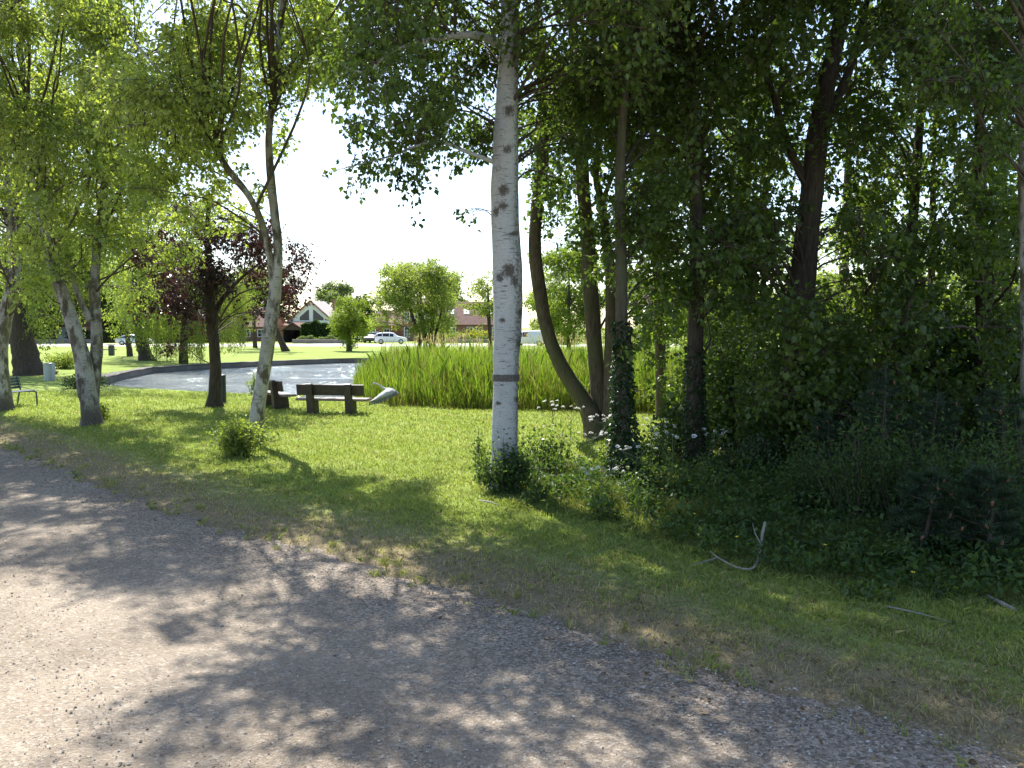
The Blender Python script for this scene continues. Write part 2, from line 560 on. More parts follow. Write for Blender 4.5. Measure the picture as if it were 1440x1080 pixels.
        o = (np.arange(n) * 6)[:, None]
        f = np.concatenate([o + np.array([[0, 1, 4, 3]]), o + np.array([[1, 2, 5, 4]]), o + np.array([[2, 0, 3, 5]])])
        self.add(V, f, True)

    def leaves(self, C, D, size, width=0.6, rnd=None, fold=0.12, g=rng):
        """kite shaped leaves, base at C, pointing along D"""
        n = len(C)
        if not n:
            return
        D = D / (np.linalg.norm(D, axis=1)[:, None] + 1e-9)
        W = np.cross(D, g.normal(size=(n, 3)) + np.array([0, 0, 1.2]))
        W /= np.linalg.norm(W, axis=1)[:, None] + 1e-9
        Nn = np.cross(W, D)
        s = np.broadcast_to(size, (n,))[:, None]
        mid = C + D * s * 0.42 + Nn * s * fold
        V = np.stack([C, mid + W * s * width / 2, C + D * s, mid - W * s * width / 2], 1).reshape(-1, 3)
        f = np.arange(n * 4).reshape(n, 4)
        rnd = g.random(n) if rnd is None else rnd
        self.add(V, f, False, rnd=np.repeat(rnd, 4))

    def blades(self, B, H, w, lean, col_base, col_tip, g=rng, bend=0.5):
        """grass or reed blades: B bases, H heights; two-part bent blade"""
        n = len(B)
        if not n:
            return
        a = g.random(n) * 2 * pi
        side = np.stack([np.cos(a), np.sin(a), np.zeros(n)], 1)
        fa = g.random(n) * 2 * pi
        fw = np.stack([np.cos(fa), np.sin(fa), np.zeros(n)], 1)
        H = np.broadcast_to(H, (n,))
        ww = np.broadcast_to(w, (n,))[:, None]
        ln = np.abs(g.normal(size=n)) * lean * H
        up = np.array([[0, 0, 1.0]])
        midp = B + up * (H * 0.55)[:, None] + fw * (ln * 0.3)[:, None]
        tip = B + up * (H * (1 - 0.12 * bend))[:, None] + fw * ln[:, None]
        V = np.stack([B - side * ww / 2, B + side * ww / 2, midp + side * ww * 0.42, tip, midp - side * ww * 0.42], 1).reshape(-1, 3)
        o = (np.arange(n) * 5)[:, None]
        col = np.stack([col_base, col_base, 0.5 * (col_base + col_tip), col_tip, 0.5 * (col_base + col_tip)], 1).reshape(-1, 3)
        self.add(V, o + np.array([[0, 1, 2, 3, 4]]), False, Col=col)


def thing(name, label, cat, loc, group=None):
    o = bpy.data.objects.new(name, None)
    o.empty_display_size = 0.2
    COL.objects.link(o)
    o.location = loc
    o['label'] = label
    o['category'] = cat
    if group:
        o['group'] = group
    return o


def structure(o):
    o['kind'] = 'structure'
    return o


def stuff(o, label, cat):
    o['kind'] = 'stuff'
    o['label'] = label
    o['category'] = cat
    return o


# ------------------------------------------------------------------ trees
def clump_leaves(ml, mt, c, r, n, size, droop, g, width=0.6, tw=0.4, rbase=None, sizevar=0.5, sub=5, flat=0.8):
    """foliage of one bough: twigs in a few bunches, leaves along each twig"""
    c = np.asarray(c, float)
    r3 = np.array([r, r, r * flat])
    d = g.normal(size=(sub, 3))
    d /= np.linalg.norm(d, axis=1)[:, None]
    subc = c + d * r3 * (0.25 + 0.55 * g.random((sub, 1)))
    lpt = 9
    ntw = max(2, int(n / lpt))
    k = g.integers(0, sub, ntw)
    off = g.normal(size=(ntw, 3)) * r3 * 0.26
    A = subc[k] + off
    out = A - c
    out /= np.linalg.norm(out, axis=1)[:, None] + 1e-6
    dirv = out * 0.7 + g.normal(size=(ntw, 3)) * 0.5
    dirv /= np.linalg.norm(dirv, axis=1)[:, None] + 1e-9
    ln = tw * (0.5 + 0.9 * g.random(ntw))
    t = g.random((ntw, lpt))
    Pp = A[:, None] + dirv[:, None] * (t * ln[:, None])[..., None]
    Pp[..., 2] -= droop * (t ** 2) * ln[:, None]
    if mt is not None:
        B = A + dirv * ln[:, None]
        B[:, 2] -= droop * ln
        mid = A + dirv * (ln * 0.5)[:, None]
        mid[:, 2] -= droop * 0.25 * ln
        mt.sticks(A, mid, 0.005, 0.004)
        mt.sticks(mid, B, 0.004, 0.002)
    Pp = Pp.reshape(-1, 3) + g.normal(size=(ntw * lpt, 3)) * size * 0.5
    D = np.repeat(dirv, lpt, 0) * 0.5 + g.normal(size=(len(Pp), 3)) * 0.7
    D[:, 2] -= 0.35 + droop * 0.6
    base = g.random() if rbase is None else rbase
    rn = np.clip(0.45 * base + 0.25 * np.repeat(g.random(ntw), lpt) + 0.35 * g.random(len(Pp)), 0, 1)
    ml.leaves(Pp, D, size * (1 - sizevar + 2 * sizevar * g.random(len(Pp))), width, rn, g=g)


def connect(mb, stemC, stemR, c, r, g, k=1.0):
    """a limb from the stem to the middle of a bough, with forks inside it"""
    c = np.asarray(c, float)
    dv = stemC - c
    hd = np.hypot(dv[:, 0], dv[:, 1])
    sc = np.abs(dv[:, 2] + 0.35 * hd) + 0.8 * hd
    i = int(np.argmin(sc))
    a = stemC[i]
    L = np.linalg.norm(c - a)
    if L < 0.15:
        return
    r0 = min(stemR[i] * 0.5, 0.006 + 0.0085 * L) * k
    m1 = a + (c - a) * 0.35 + np.array([0, 0, 0.12 * L]) + g.normal(size=3) * 0.06 * L
    m2 = a + (c - a) * 0.7 + np.array([0, 0, 0.10 * L]) + g.normal(size=3) * 0.06 * L
    mb.tube([a, m1, m2, c], [r0, r0 * 0.7, r0 * 0.5, r0 * 0.28], 6, 12, cap=False)
    for q in range(4):
        e = c + g.normal(size=3) * r * 0.5
        s = m2 if q < 2 else c
        mm = 0.5 * (s + e) + g.normal(size=3) * 0.08 * r
        mb.tube([s, mm, e], [r0 * 0.35, r0 * 0.25, r0 * 0.12], 4, 5, cap=False)


def make_tree(name, label, cat, base, stems, clumps, bark, leafm, size, dens, droop=0.3, seed=1, width=0.6, tw=0.4, knot=None,
              twigs=True, sides=14, wob=0.03, flare=None, group=None, crown_name='crown', limbs=True, sub=5, rings=None, flat=0.8, limb_mat=None, sizevar=0.5, limbk=1.0):
    g = np.random.default_rng(seed)
    root = thing(name, label, cat, base, group)
    mt = MB()
    SC, SR = [], []
    for j, (pts, rad) in enumerate(stems):
        kw = dict(wob=wob, seed=seed + j, cap=True)
        if knot is not None:
            kw['knot'] = knot
        C, R = mt.tube(pts, rad, sides, rings or len(pts) * 5, flare=flare if (j == 0 or np.linalg.norm(np.asarray(pts[0]) - base) < 0.4) else None, **kw)
        SC.append(C)
        SR.append(R)
    mt.build('trunk', bark, root, base)
    SC = np.concatenate(SC)
    SR = np.concatenate(SR)
    mbr, ml = MB(), MB()
    for (c, r) in clumps:
        if limbs:
            connect(mbr, SC, SR, c, r, g, limbk)
        n = int(dens * pi * r * r)
        clump_leaves(ml, mbr if twigs else None, c, r, n, size, droop, g, width, tw * min(1.5, max(0.5, r / 0.6)), sub=sub, flat=flat, sizevar=sizevar)
    if mbr.n:
        mbr.build('branches', limb_mat or M['twig'], root, base)
    if ml.n:
        ml.build(crown_name, leafm, root, base)
    return root


CLEAR = [(655, 765, 20, 265, 12.3, 12.5), (360, 408, 50, 270, 16.5, 16.6), (1105, 1195, 60, 410, 13.6, 13.8)]


def fill(seed, *rects):
    """boughs scattered through picture windows at given distances: (x0,y0,x1,y1,d0,d1,n,r0,r1)"""
    g = np.random.default_rng(seed)
    out = []
    for (x0, y0, x1, y1, d0, d1, n, r0, r1) in rects:
        for _ in range(n):
            qx, qy, qd = g.uniform(x0, x1), g.uniform(y0, y1), g.uniform(d0, d1)
            for (a0, a1, b0, b1, dn, df) in CLEAR:      # boughs grow behind these trunks, not before them
                if a0 < qx < a1 and b0 < qy < b1 and qd < dn:
                    qd = df + 0.5 * (qd - d0)
            c = P(qx, qy, qd)
            out.append((c, g.uniform(r0, r1)))
    return out


def stem_px(Y, pts, dY=0.0):
    """pts: (px, py, width in px); Y distance; dY total change of distance along the stem"""
    n = len(pts)
    out, rad = [], []
    for i, (x, y, w) in enumerate(pts):
        Yi = Y + dY * i / (n - 1)
        out.append(P(x, y, Yi))
        rad.append(w / 2 / FPX * Yi)
    return out, rad


def ovoid_clumps(g, base, h, z0, rad, n, r0, r1, shape='round', lean=(0, 0)):
    out = []
    for _ in range(n):
        z = g.uniform(0, 1)
        if shape == 'round':
            w = math.sqrt(max(0.02, 1 - (2 * z - 0.85) ** 2 / 1.35))
        elif shape == 'cone':
            w = 1 - 0.85 * z
        else:
            w = 0.85
        a = g.uniform(0, 2 * pi)
        q = rad * w * math.sqrt(g.uniform(0.15, 1))
        zz = z0 + z * (h - z0)
        out.append((np.array([base[0] + q * math.cos(a) + lean[0] * z, base[1] + q * math.sin(a) + lean[1] * z, zz]), g.uniform(r0, r1)))
    return out


def simple_tree(name, label, base, h, z0, rad, n, r0, r1, trunk_r, leafm, bark, size, dens, seed, shape='round', stems=1, droop=0.15, cat='tree', lean=(0, 0), width=0.7,
                sizevar=0.35, twigs=False, flat=0.8, group=None):
    g = np.random.default_rng(seed)
    base = np.asarray(base, float)
    cl = ovoid_clumps(g, base, h, z0, rad, n, r0, r1, shape, lean)
    st = []
    for s in range(stems):
        a = g.uniform(0, 2 * pi)
        sp_ = (0.0 if stems == 1 else rad * 0.45)
        o0 = np.array([math.cos(a), math.sin(a), 0]) * (0 if stems == 1 else rad * 0.14)
        top = base + np.array([math.cos(a) * sp_ + lean[0] * 0.8, math.sin(a) * sp_ + lean[1] * 0.8, h * 0.86])
        b0 = base + o0 + np.array([0, 0, -0.12])
        mid = b0 * 0.55 + top * 0.45 + np.array([g.normal() * 0.05 * h * 0.4, g.normal() * 0.02 * h, 0])
        st.append(([b0, 0.72 * b0 + 0.28 * mid, mid, 0.5 * mid + 0.5 * top, top], [trunk_r, trunk_r * 0.85, trunk_r * 0.65, trunk_r * 0.4, trunk_r * 0.12]))
    return make_tree(name, label, cat, base, st, cl, bark, leafm, size, dens, droop, seed, width, 0.45, twigs=twigs, sides=10, wob=0.05, flare=(trunk_r * 1.5, 0.35, 5), sizevar=sizevar, flat=flat, group=group)


# ------------------------------------------------------------------ ground, road, pond
road_edge_px = [(-420, 500), (-250, 545), (0, 625), (150, 683), (300, 737), (500, 791), (650, 832), (800, 881), (950, 930), (1080, 968), (1200, 1003), (1330, 1046), (1440, 1078)]
EDGE = [G(x, y)[:2] for x, y in road_edge_px]
d_ = np.array(EDGE[-1]) - np.array(EDGE[-3])
d_ /= np.linalg.norm(d_)
EDGE += [np.array(EDGE[-1]) + d_ * 3, np.array(EDGE[-1]) + d_ * 9, np.array(EDGE[-1]) + d_ * 30]
EDGE = np.array(EDGE)
# run on towards the left, behind the first birches
def dense_line(pts, step):
    out = []
    for a, b in zip(pts[:-1], pts[1:]):
        n = max(2, int(np.linalg.norm(b - a) / step))
        out.append(a + (b - a) * np.linspace(0, 1, n, endpoint=False)[:, None])
    out.append(pts[-1][None])
    return np.concatenate(out)


EDGE_F = dense_line(EDGE, 0.12)


def edge_dist(Q):
    """signed distance to the road edge: positive on the lawn side"""
    Q = np.asarray(Q, float)
    res = np.full(len(Q), 1e9)
    sgn = np.ones(len(Q))
    for a, b in zip(EDGE[:-1], EDGE[1:]):
        ab = b - a
        t = np.clip(((Q - a) @ ab) / (ab @ ab), 0, 1)
        pr = a + t[:, None] * ab
        dd = np.linalg.norm(Q - pr, axis=1)
        cr = ab[0] * (Q[:, 1] - a[1]) - ab[1] * (Q[:, 0] - a[0])
        m = dd < res
        res[m] = dd[m]
        sgn[m] = np.sign(cr[m])
    return res * sgn


pond_px = [(138, 539), (200, 545), (300, 551), (400, 556), (500, 562), (560, 569), (640, 574), (760, 577), (900, 580), (1040, 584), (1200, 580), (1330, 560), (1360, 530), (1250, 512), (1000, 506),
           (800, 504), (640, 504), (480, 505), (400, 508), (300, 512.5), (215, 518), (172, 526), (145, 532)]
POND = np.array([G(x, y)[:2] for x, y in pond_px])


def in_poly(Q, poly):
    x, y = Q[:, 0], Q[:, 1]
    ins = np.zeros(len(Q), bool)
    j = len(poly) - 1
    for i in range(len(poly)):
        xi, yi = poly[i]
        xj, yj = poly[j]
        c = ((yi > y) != (yj > y)) & (x < (xj - xi) * (y - yi) / (yj - yi + 1e-12) + xi)
        ins ^= c
        j = i
    return ins


def poly_dist(Q, poly):
    res = np.full(len(Q), 1e9)
    for a, b in zip(poly, np.roll(poly, -1, 0)):
        ab = b - a
        t = np.clip(((Q - a) @ ab) / (ab @ ab), 0, 1)
        res = np.minimum(res, np.linalg.norm(Q - (a + t[:, None] * ab), axis=1))
    return res


def vnoise(Q, s, seed=0):
    x, y = Q[:, 0] * s, Q[:, 1] * s
    return (np.sin(x * 1.3 + seed) * np.cos(y * 1.7 - seed * 0.7) + 0.6 * np.sin(x * 2.9 + y * 2.3 + seed * 2) + 0.4 * np.sin(x * 5.1 - y * 4.7 + seed)) / 2.0


WALL = np.array([G(x, y)[:2] for x, y in [(800, 504), (640, 504), (480, 505), (400, 508), (300, 512.5), (215, 518), (172, 526), (143, 534)]])


def ground_z(Q):
    Q = np.asarray(Q, float)
    s = edge_dist(Q)
    z = 0.035 * vnoise(Q, 0.45, 1) * np.clip((s - 0.6) / 2.5, 0, 1)
    z = np.where(s < 0, -0.06, z) + np.where((s >= 0) & (s < 0.3), -0.06 * (1 - s / 0.3), 0)
    ins = in_poly(Q, POND)
    dd = poly_dist(Q, POND)
    sg = np.where(ins, dd, -dd)
    wd = np.full(len(Q), 1e9)
    for a, b in zip(WALL[:-1], WALL[1:]):
        ab = b - a
        t = np.clip(((Q - a) @ ab) / (ab @ ab), 0, 1)
        wd = np.minimum(wd, np.linalg.norm(Q - (a + t[:, None] * ab), axis=1))
    off = np.where(wd < 2.5, 0.42, 0.0)
    z = np.where(sg + off > 0, -np.clip((sg + off) / 0.5, 0, 1) * 0.9, z)
    return z


def axis(parts):
    out = []
    for a, b, n in parts:
        out.append(np.linspace(a, b, n, endpoint=False))
    out.append([parts[-1][1]])
    return np.concatenate(out)


gx = axis([(-900, -120, 14), (-120, -40, 40), (-40, -14, 60), (-14, 8, 150), (8, 34, 65), (34, 120, 40), (120, 900, 14)])
gy = axis([(-60, 2, 30), (2, 20, 130), (20, 34, 80), (34, 66, 110), (66, 140, 40), (140, 1500, 20)])
GX, GY = np.meshgrid(gx, gy)
Q = np.stack([GX.ravel(), GY.ravel()], 1)
Z = ground_z(Q)
sd = edge_dist(Q)
dry = np.clip(1.15 - sd / 1.9, 0, 1) * np.where(sd > -0.5, 1, 1) * np.clip((30 - Q[:, 1]) / 6, 0, 1)
dry = np.clip(dry + 0.18 * vnoise(Q, 0.8, 3), 0, 1)
mb = MB()
nx, ny = len(gx), len(gy)
idx = np.arange(nx * ny).reshape(ny, nx)
mb.add(np.column_stack([Q, Z]), np.stack([idx[:-1, :-1], idx[:-1, 1:], idx[1:, 1:], idx[1:, :-1]], -1).reshape(-1, 4), True, dry=dry)
structure(mb.build('ground', M['ground']))

# gravel road: strip from the ragged edge across to the far side behind the camera
mb = MB()
E = EDGE_F.copy()
tan = np.gradient(E, axis=0)
tan /= np.linalg.norm(tan, axis=1)[:, None]
nrm = np.stack([tan[:, 1], -tan[:, 0]], 1)      # away from the lawn
nmean = np.array([[-0.70, -0.714]])
jit = 0.15 * vnoise(E, 2.6, 4) + 0.10 * vnoise(E, 9.0, 2) + rng.normal(size=len(E)) * 0.015
offs = [0.0, 0.25, 0.6, 1.1, 1.8, 2.8, 4.5, 7.0]
rows = []
for k, o in enumerate(offs):
    kk = min(1.0, o / 1.5)
    nd = nrm * (1 - kk) + nmean * kk
    pt = E + nd * (o + (jit if k == 0 else jit * max(0, 1 - o)))[:, None]
    z = 0.0 + 0.012 * vnoise(pt, 1.2, 5) + (-0.012 if k == 0 else 0.008)
    rows.append(np.column_stack([pt, z]))
V = np.concatenate(rows)
ne = len(E)
idx = np.arange(len(offs) * ne).reshape(len(offs), ne)
grav = np.concatenate([np.full(ne, v) for v in (1, 1, 0.85, 0.35, 0.1, 0, 0, 0)])
mb.add(V, np.stack([idx[:-1, :-1], idx[1:, :-1], idx[1:, 1:], idx[:-1, 1:]], -1).reshape(-1, 4), True, gravel=grav)
structure(mb.build('road', M['road']))

# far road and drive
mb = MB()
mb.add([(-120, 100, 0.006), (120, 100, 0.006), (120, 117, 0.006), (-120, 117, 0.006)], [[0, 1, 2, 3]])
structure(mb.build('far_road', M['far_road']))

# pond water
mb = MB()
mb.add([(-45, 20, -0.3), (60, 20, -0.3), (60, 72, -0.3), (-45, 72, -0.3)], [[0, 1, 2, 3]])
structure(mb.build('pond_water', M['water']))

# stone edging of the far and left bank
wall_t = thing('pond_wall', 'low dark stone wall edging the far bank of the pond', 'wall', (0, 60, 0))
mb = MB()
wl = dense_line(WALL, 0.7)
tn = np.gradient(wl, axis=0)
tn /= np.linalg.norm(tn, axis=1)[:, None]
nn = np.stack([-tn[:, 1], tn[:, 0]], 1)
sec = [(0.05, -0.9), (0.0, 0.0), (0.03, 0.07), (-0.7, 0.05), (-0.8, -0.3)]
rws = []
for o, z in sec:
    rws.append(np.column_stack([wl + nn * (o + 0.02 * rng.normal(size=(len(wl), 1))), np.full(len(wl), z) + 0.012 * rng.normal(size=len(wl))]))
V = np.concatenate(rws)
idx = np.arange(len(V)).reshape(len(sec), len(wl))
mb.add(V, np.stack([idx[:-1, :-1], idx[:-1, 1:], idx[1:, 1:], idx[1:, :-1]], -1).reshape(-1, 4))
mb.build('stone_course', M['stone'], wall_t, (0, 60, 0))

# ------------------------------------------------------------------ grove boundary
GROVE = np.array([G(x, y)[:2] for x, y in [(672, 690), (700, 712), (850, 742), (1000, 795), (1200, 832), (1440, 862), (1800, 900)]])
GROVE_BACK = np.array([G(x, y)[:2] for x, y in [(1800, 640), (1440, 640), (1150, 645), (1000, 655), (900, 662), (800, 650), (740, 640), (690, 640)]])
GROVE_P = np.concatenate([GROVE, GROVE_BACK])


def vis_points(n, y0, y1, g, pw=1.0, xl=-0.72, xr=0.72):
    """points over the part of the ground the camera can see"""
    u = g.random(n)
    y = y0 * (y1 / y0) ** u if pw == 1.0 else (y0 ** (1 - pw) + u * (y1 ** (1 - pw) - y0 ** (1 - pw))) ** (1 / (1 - pw))
    x = g.uniform(xl, xr, n) * y
    return np.stack([x, y], 1)


def grass_cols(g, n, dryf):
    green = np.array([[0.205, 0.255, 0.070]]) * (0.65 + 0.7 * g.random((n, 1))) * np.array([[1, 1, 1]]) + np.array([[0.085, 0.06, 0.02]]) * g.random((n, 1))
    straw = np.array([[0.37, 0.315, 0.185]]) * (0.55 + 0.7 * g.random((n, 1)))
    f = (g.random(n) < dryf)[:, None]
    return np.where(f, straw, green)


g = np.random.default_rng(21)
mb = MB()
# mown lawn
pts = vis_points(480000, 3.6, 30, g, xl=-0.85, xr=0.85)
s = edge_dist(pts)
prob = np.clip((s + 0.05) / 0.9, 0.0, 1) * np.where(s < 1.4, 0.5 + 0.45 * vnoise(pts, 2.3, 8), 1)
keep = (s > -0.15) & (g.random(len(pts)) < prob) & ~in_poly(pts, POND) & (s < 40)
pts, s = pts[keep], s[keep]
n = len(pts)
dryf = np.clip(1.12 - s / 1.9, 0.05, 0.92) + 0.22 * vnoise(pts, 1.7, 3)
c = grass_cols(g, n, dryf)
z = ground_z(pts)
hh = (0.028 + 0.035 * g.random(n)) * (1 + 0.015 * pts[:, 1]) * np.where(s < 1.5, 0.75, 1.0) * np.clip(1.0 + 0.55 * vnoise(pts, 3.2, 2) + 0.35 * vnoise(pts, 9.0, 5), 0.45, 2.2)
mb.blades(np.column_stack([pts, z - 0.004]), hh, 0.0045 + 0.0007 * pts[:, 1], 0.8, c * 0.85, c * 1.15, g)
# tufts over the road edge
k = g.integers(0, len(EDGE_F), 900)
tc = EDGE_F[k] + g.normal(size=(900, 2)) * 0.22
tp = np.repeat(tc, 16, 0) + g.normal(size=(14400, 2)) * 0.03
tp = tp[(tp[:, 1] > 3.5) & (edge_dist(tp) > -0.25)]
n = len(tp)
c = grass_cols(g, n, np.full(n, 0.45))
mb.blades(np.column_stack([tp, np.full(n, -0.01)]), 0.04 + 0.06 * g.random(n), 0.008, 0.9, c * 0.8, c * 1.1, g)
stuff(mb.build('lawn_grass', M['blades']), 'short sunlit mown grass of the lawn, dried to straw along the gravel', 'grass')

# long grass along the grove
mb = MB()
pts = vis_points(260000, 6.2, 16, g, xl=-0.1, xr=0.78)
keep = in_poly(pts, GROVE_P)
pts = pts[keep]
ds = poly_dist(pts, GROVE_P)
n = len(pts)
patch = np.clip(0.6 + 0.5 * vnoise(pts, 1.6, 6), 0.15, 1.2)
hh = (0.06 + 0.34 * np.clip(ds / 1.6, 0, 1)) * patch * (0.5 + 0.7 * g.random(n))
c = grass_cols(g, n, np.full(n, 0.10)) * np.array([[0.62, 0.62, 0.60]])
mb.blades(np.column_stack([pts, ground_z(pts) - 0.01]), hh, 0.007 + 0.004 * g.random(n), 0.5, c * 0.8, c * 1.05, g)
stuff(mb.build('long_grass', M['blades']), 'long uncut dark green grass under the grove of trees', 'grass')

# herb layer (nettles, ground elder) as ground cover
mb = MB()
pts = vis_points(2600, 6.8, 16, g, xl=-0.02, xr=0.75)
pts = pts[in_poly(pts, GROVE_P)]
ds = poly_dist(pts, GROVE_P)
pts = pts[g.random(len(pts)) < np.clip(ds / 0.9, 0.05, 1)]
ds = poly_dist(pts, GROVE_P)
zz = ground_z(pts)
for q, dq, z0 in zip(pts, ds, zz):
    h = g.uniform(0.12, 0.30) + 0.35 * min(1, dq / 2.0) * g.random()
    m = 22
    t = g.random(m)
    C = np.column_stack([q[0] + g.normal(size=m) * 0.07, q[1] + g.normal(size=m) * 0.07, z0 + h * (0.25 + 0.75 * t)])
    D = g.normal(size=(m, 3)) * 0.8
    D[:, 2] -= 0.1
    mb.leaves(C, D, 0.045 + 0.05 * g.random(m), 0.55, np.clip(0.5 * g.random() + 0.5 * g.random(m), 0, 1), g=g)
stuff(mb.build('herb_layer', M['leaf_dark']), 'leafy nettles and ground cover herbs at the foot of the grove', 'ground cover')

# loose stones on the road
g = np.random.default_rng(5)
pts = vis_points(60000, 3.3, 14, g, xl=-0.75, xr=0.75)
s = edge_dist(pts)
keep = (s < 0.12) & (s > -6.5) & (g.random(len(pts)) < np.where(s > -0.9, 1.0, 0.4))
pts, s = pts[keep], s[keep]
n = len(pts)
size = 0.003 + 0.008 * g.random(n) ** 5 + np.where(s > -0.8, 0.0015, 0) * g.random(n)
big = g.random(n) < 0.006
size[big] *= 1.3
octv = np.array([[1, 0, 0], [0, 1, 0], [-1, 0, 0], [0, -1, 0], [0, 0, 0.75], [0, 0, -0.75]], float)
octf = np.array([[0, 1, 4], [1, 2, 4], [2, 3, 4], [3, 0, 4], [1, 0, 5], [2, 1, 5], [3, 2, 5], [0, 3, 5]])
V = octv[None] * (0.7 + 0.6 * g.random((n, 6, 1))) * (size[:, None] * (0.7 + 0.7 * g.random((n, 3))))[:, None, :]
a = g.random(n) * 2 * pi
ca, sa = np.cos(a)[:, None], np.sin(a)[:, None]
x = V[..., 0] * ca - V[..., 1] * sa
y = V[..., 0] * sa + V[..., 1] * ca
rz = 0.010 + 0.012 * vnoise(pts, 1.2, 5)
V = np.stack([x + pts[:, 0:1], y + pts[:, 1:2], V[..., 2] + (rz + size * 0.05)[:, None]], -1)
mb = MB()
mb.add(V.reshape(-1, 3), (np.arange(n)[:, None, None] * 6 + octf[None]).reshape(-1, 3), False, rnd=np.repeat(np.clip(g.normal(0.60, 0.22, n), 0, 1), 6))
stuff(mb.build('loose_gravel', M['stones']), 'loose pebbles and grit scattered over the gravel road', 'gravel')

# fallen leaves / straw litter on the verge
# ------------------------------------------------------------------ reeds
g = np.random.default_rng(11)
mb = MB()
RE = np.array([G(x, y)[:2] for x, y in [(497, 558), (520, 565), (560, 570), (640, 575), (760, 578), (900, 581), (1060, 585), (1130, 560), (1000, 535), (760, 531), (640, 528), (560, 528), (505, 534)]])
n0 = 90000
lo, hi = RE.min(0), RE.max(0)
pts = np.stack([g.uniform(lo[0], hi[0], n0), lo[1] + (hi[1] - lo[1]) * g.random(n0) ** 1.4], 1)
pts = pts[in_poly(pts, RE)]
n = len(pts)
# tall stems grow as clusters
hgt = np.clip(1.45 + 0.30 * vnoise(pts, 1.4, 2) + 0.30 * g.normal(size=n), 0.6, 2.4)
edge_d = poly_dist(pts, RE)
hgt *= np.clip(0.38 + edge_d * 0.42 + 0.25 * g.random(n), 0.35, 1)
base_c = np.array([[0.24, 0.175, 0.11]]) * (0.6 + 0.8 * g.random((n, 1)))
tip_c = np.array([[0.145, 0.25, 0.03]]) * (0.4 + 1.05 * g.random((n, 1))) * (1 + 0.22 * vnoise(pts, 1.1, 9))[:, None] + np.array([[0.10, 0.055, 0.012]]) * g.random((n, 1))
# stem + several leaves along each
up = np.column_stack([pts, np.full(n, -0.3)])
sel = g.random(n) < 0.42
mb.blades(up[sel], hgt[sel] * 0.95 + 0.1, 0.010, 0.06, base_c[sel], 0.5 * base_c[sel] + 0.5 * tip_c[sel], g, 0.2)
lb = up.copy()
lb[:, 2] += hgt * (0.25 + 0.5 * g.random(n))
rest = hgt + 0.12 - (lb[:, 2] + 0.3)
straw = g.random(n) < 0.07
tip_c[straw] = np.array([0.30, 0.235, 0.13]) * (0.7 + 0.6 * g.random((straw.sum(), 1)))
mb.blades(lb, np.clip(rest, 0.3, 1.2), 0.012 + 0.014 * g.random(n), 0.27, tip_c * 0.7, tip_c, g, 1.0)
tl = g.random(n) < 0.035
mb.blades(up[tl], hgt[tl] * 1.1 + 0.55 * g.random(tl.sum()), 0.011, 0.15, tip_c[tl] * 0.7, tip_c[tl], g, 0.8)
stuff(mb.build('reed_bed', M['reeds']), 'tall bright green reed bed growing along the near edge of the pond', 'reeds')
# last year's dry reeds with plumes, at the back
mb = MB()
pts = []
for x0, x1, y0, y1, m in [(582, 640, 533, 524, 48), (640, 700, 533, 524, 34), (735, 900, 533, 522, 70)]:
    for _ in range(m):
        pts.append(G(g.uniform(x0, x1), g.uniform(y1, y0))[:2])
pts = np.array(pts)
n = len(pts)
B = np.column_stack([pts, np.full(n, -0.3)])
H = 1.95 + 0.5 * g.random(n)
tan_ = np.array([[0.36, 0.27, 0.19]]) * (0.7 + 0.6 * g.random((n, 1)))
mb.blades(B, H, 0.013, 0.05, tan_ * 0.7, tan_, g, 0.1)
for q in range(7):
    pb = B.copy()
    pb[:, 2] += H - 0.34 + 0.045 * q
    mb.blades(pb + g.normal(size=(n, 3)) * 0.02, 0.13, 0.028, 0.3, tan_ * 0.9, tan_ * 1.2, g, 0.6)
stuff(mb.build('dry_reeds', M['reeds']), 'tan dry reed stalks with feathery plumes behind the green reeds', 'reeds')

# ------------------------------------------------------------------ the big white birch
Yb = depth_of(690)
bb = G(707, 690)
big_pts = [(706, 700, 40), (709, 655, 37), (710, 600, 36), (711, 540, 36), (712, 500, 37), (714, 450, 39), (714, 385, 42), (711, 330, 40), (710, 270, 38), (711, 200, 34), (714, 120, 30), (716, 60, 27), (719, -60, 22),
           (722, -220, 16), (730, -420, 9), (735, -600, 3)]
KN = [(708, 270, 9, 10), (714, 213, 10, 6), (716, 382, 12, 13), (703, 392, 8, 7), (724, 397, 8, 8), (736, 482, 16, 11), (707, 451, 6, 5), (708, 293, 8, 7), (698, 300, 6, 8), (735, 300, 5, 11), (700, 240, 10, 4),
      (701, 566, 5, 4), (733, 440, 8, 8), (722, 330, 9, 4), (716, 160, 10, 9), (728, 560, 7, 4)]


def big_knot_shade(V):
    k = np.zeros(len(V))
    front = V[:, 1] < Yb + 0.06
    for (x, y, w, h) in KN:
        c = P(x, y, Yb)
        dx = (V[:, 0] - c[0]) / (w * 0.95 / FPX * Yb)
        dz = (V[:, 2] - c[2]) / (h * 0.95 / FPX * Yb)
        d = dx * dx + dz * dz
        k = np.maximum(k, 0.88 * np.exp(-d * 0.8) * front)
    k = np.maximum(k, np.clip(0.30 - V[:, 2] * 0.55, 0, 0.5))
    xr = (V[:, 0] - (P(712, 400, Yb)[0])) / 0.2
    k = np.maximum(k, 0.52 * np.clip(xr * 1.5 - 0.1, 0, 1))   # right side browned: the grove's shade put into the bark colour
    return k


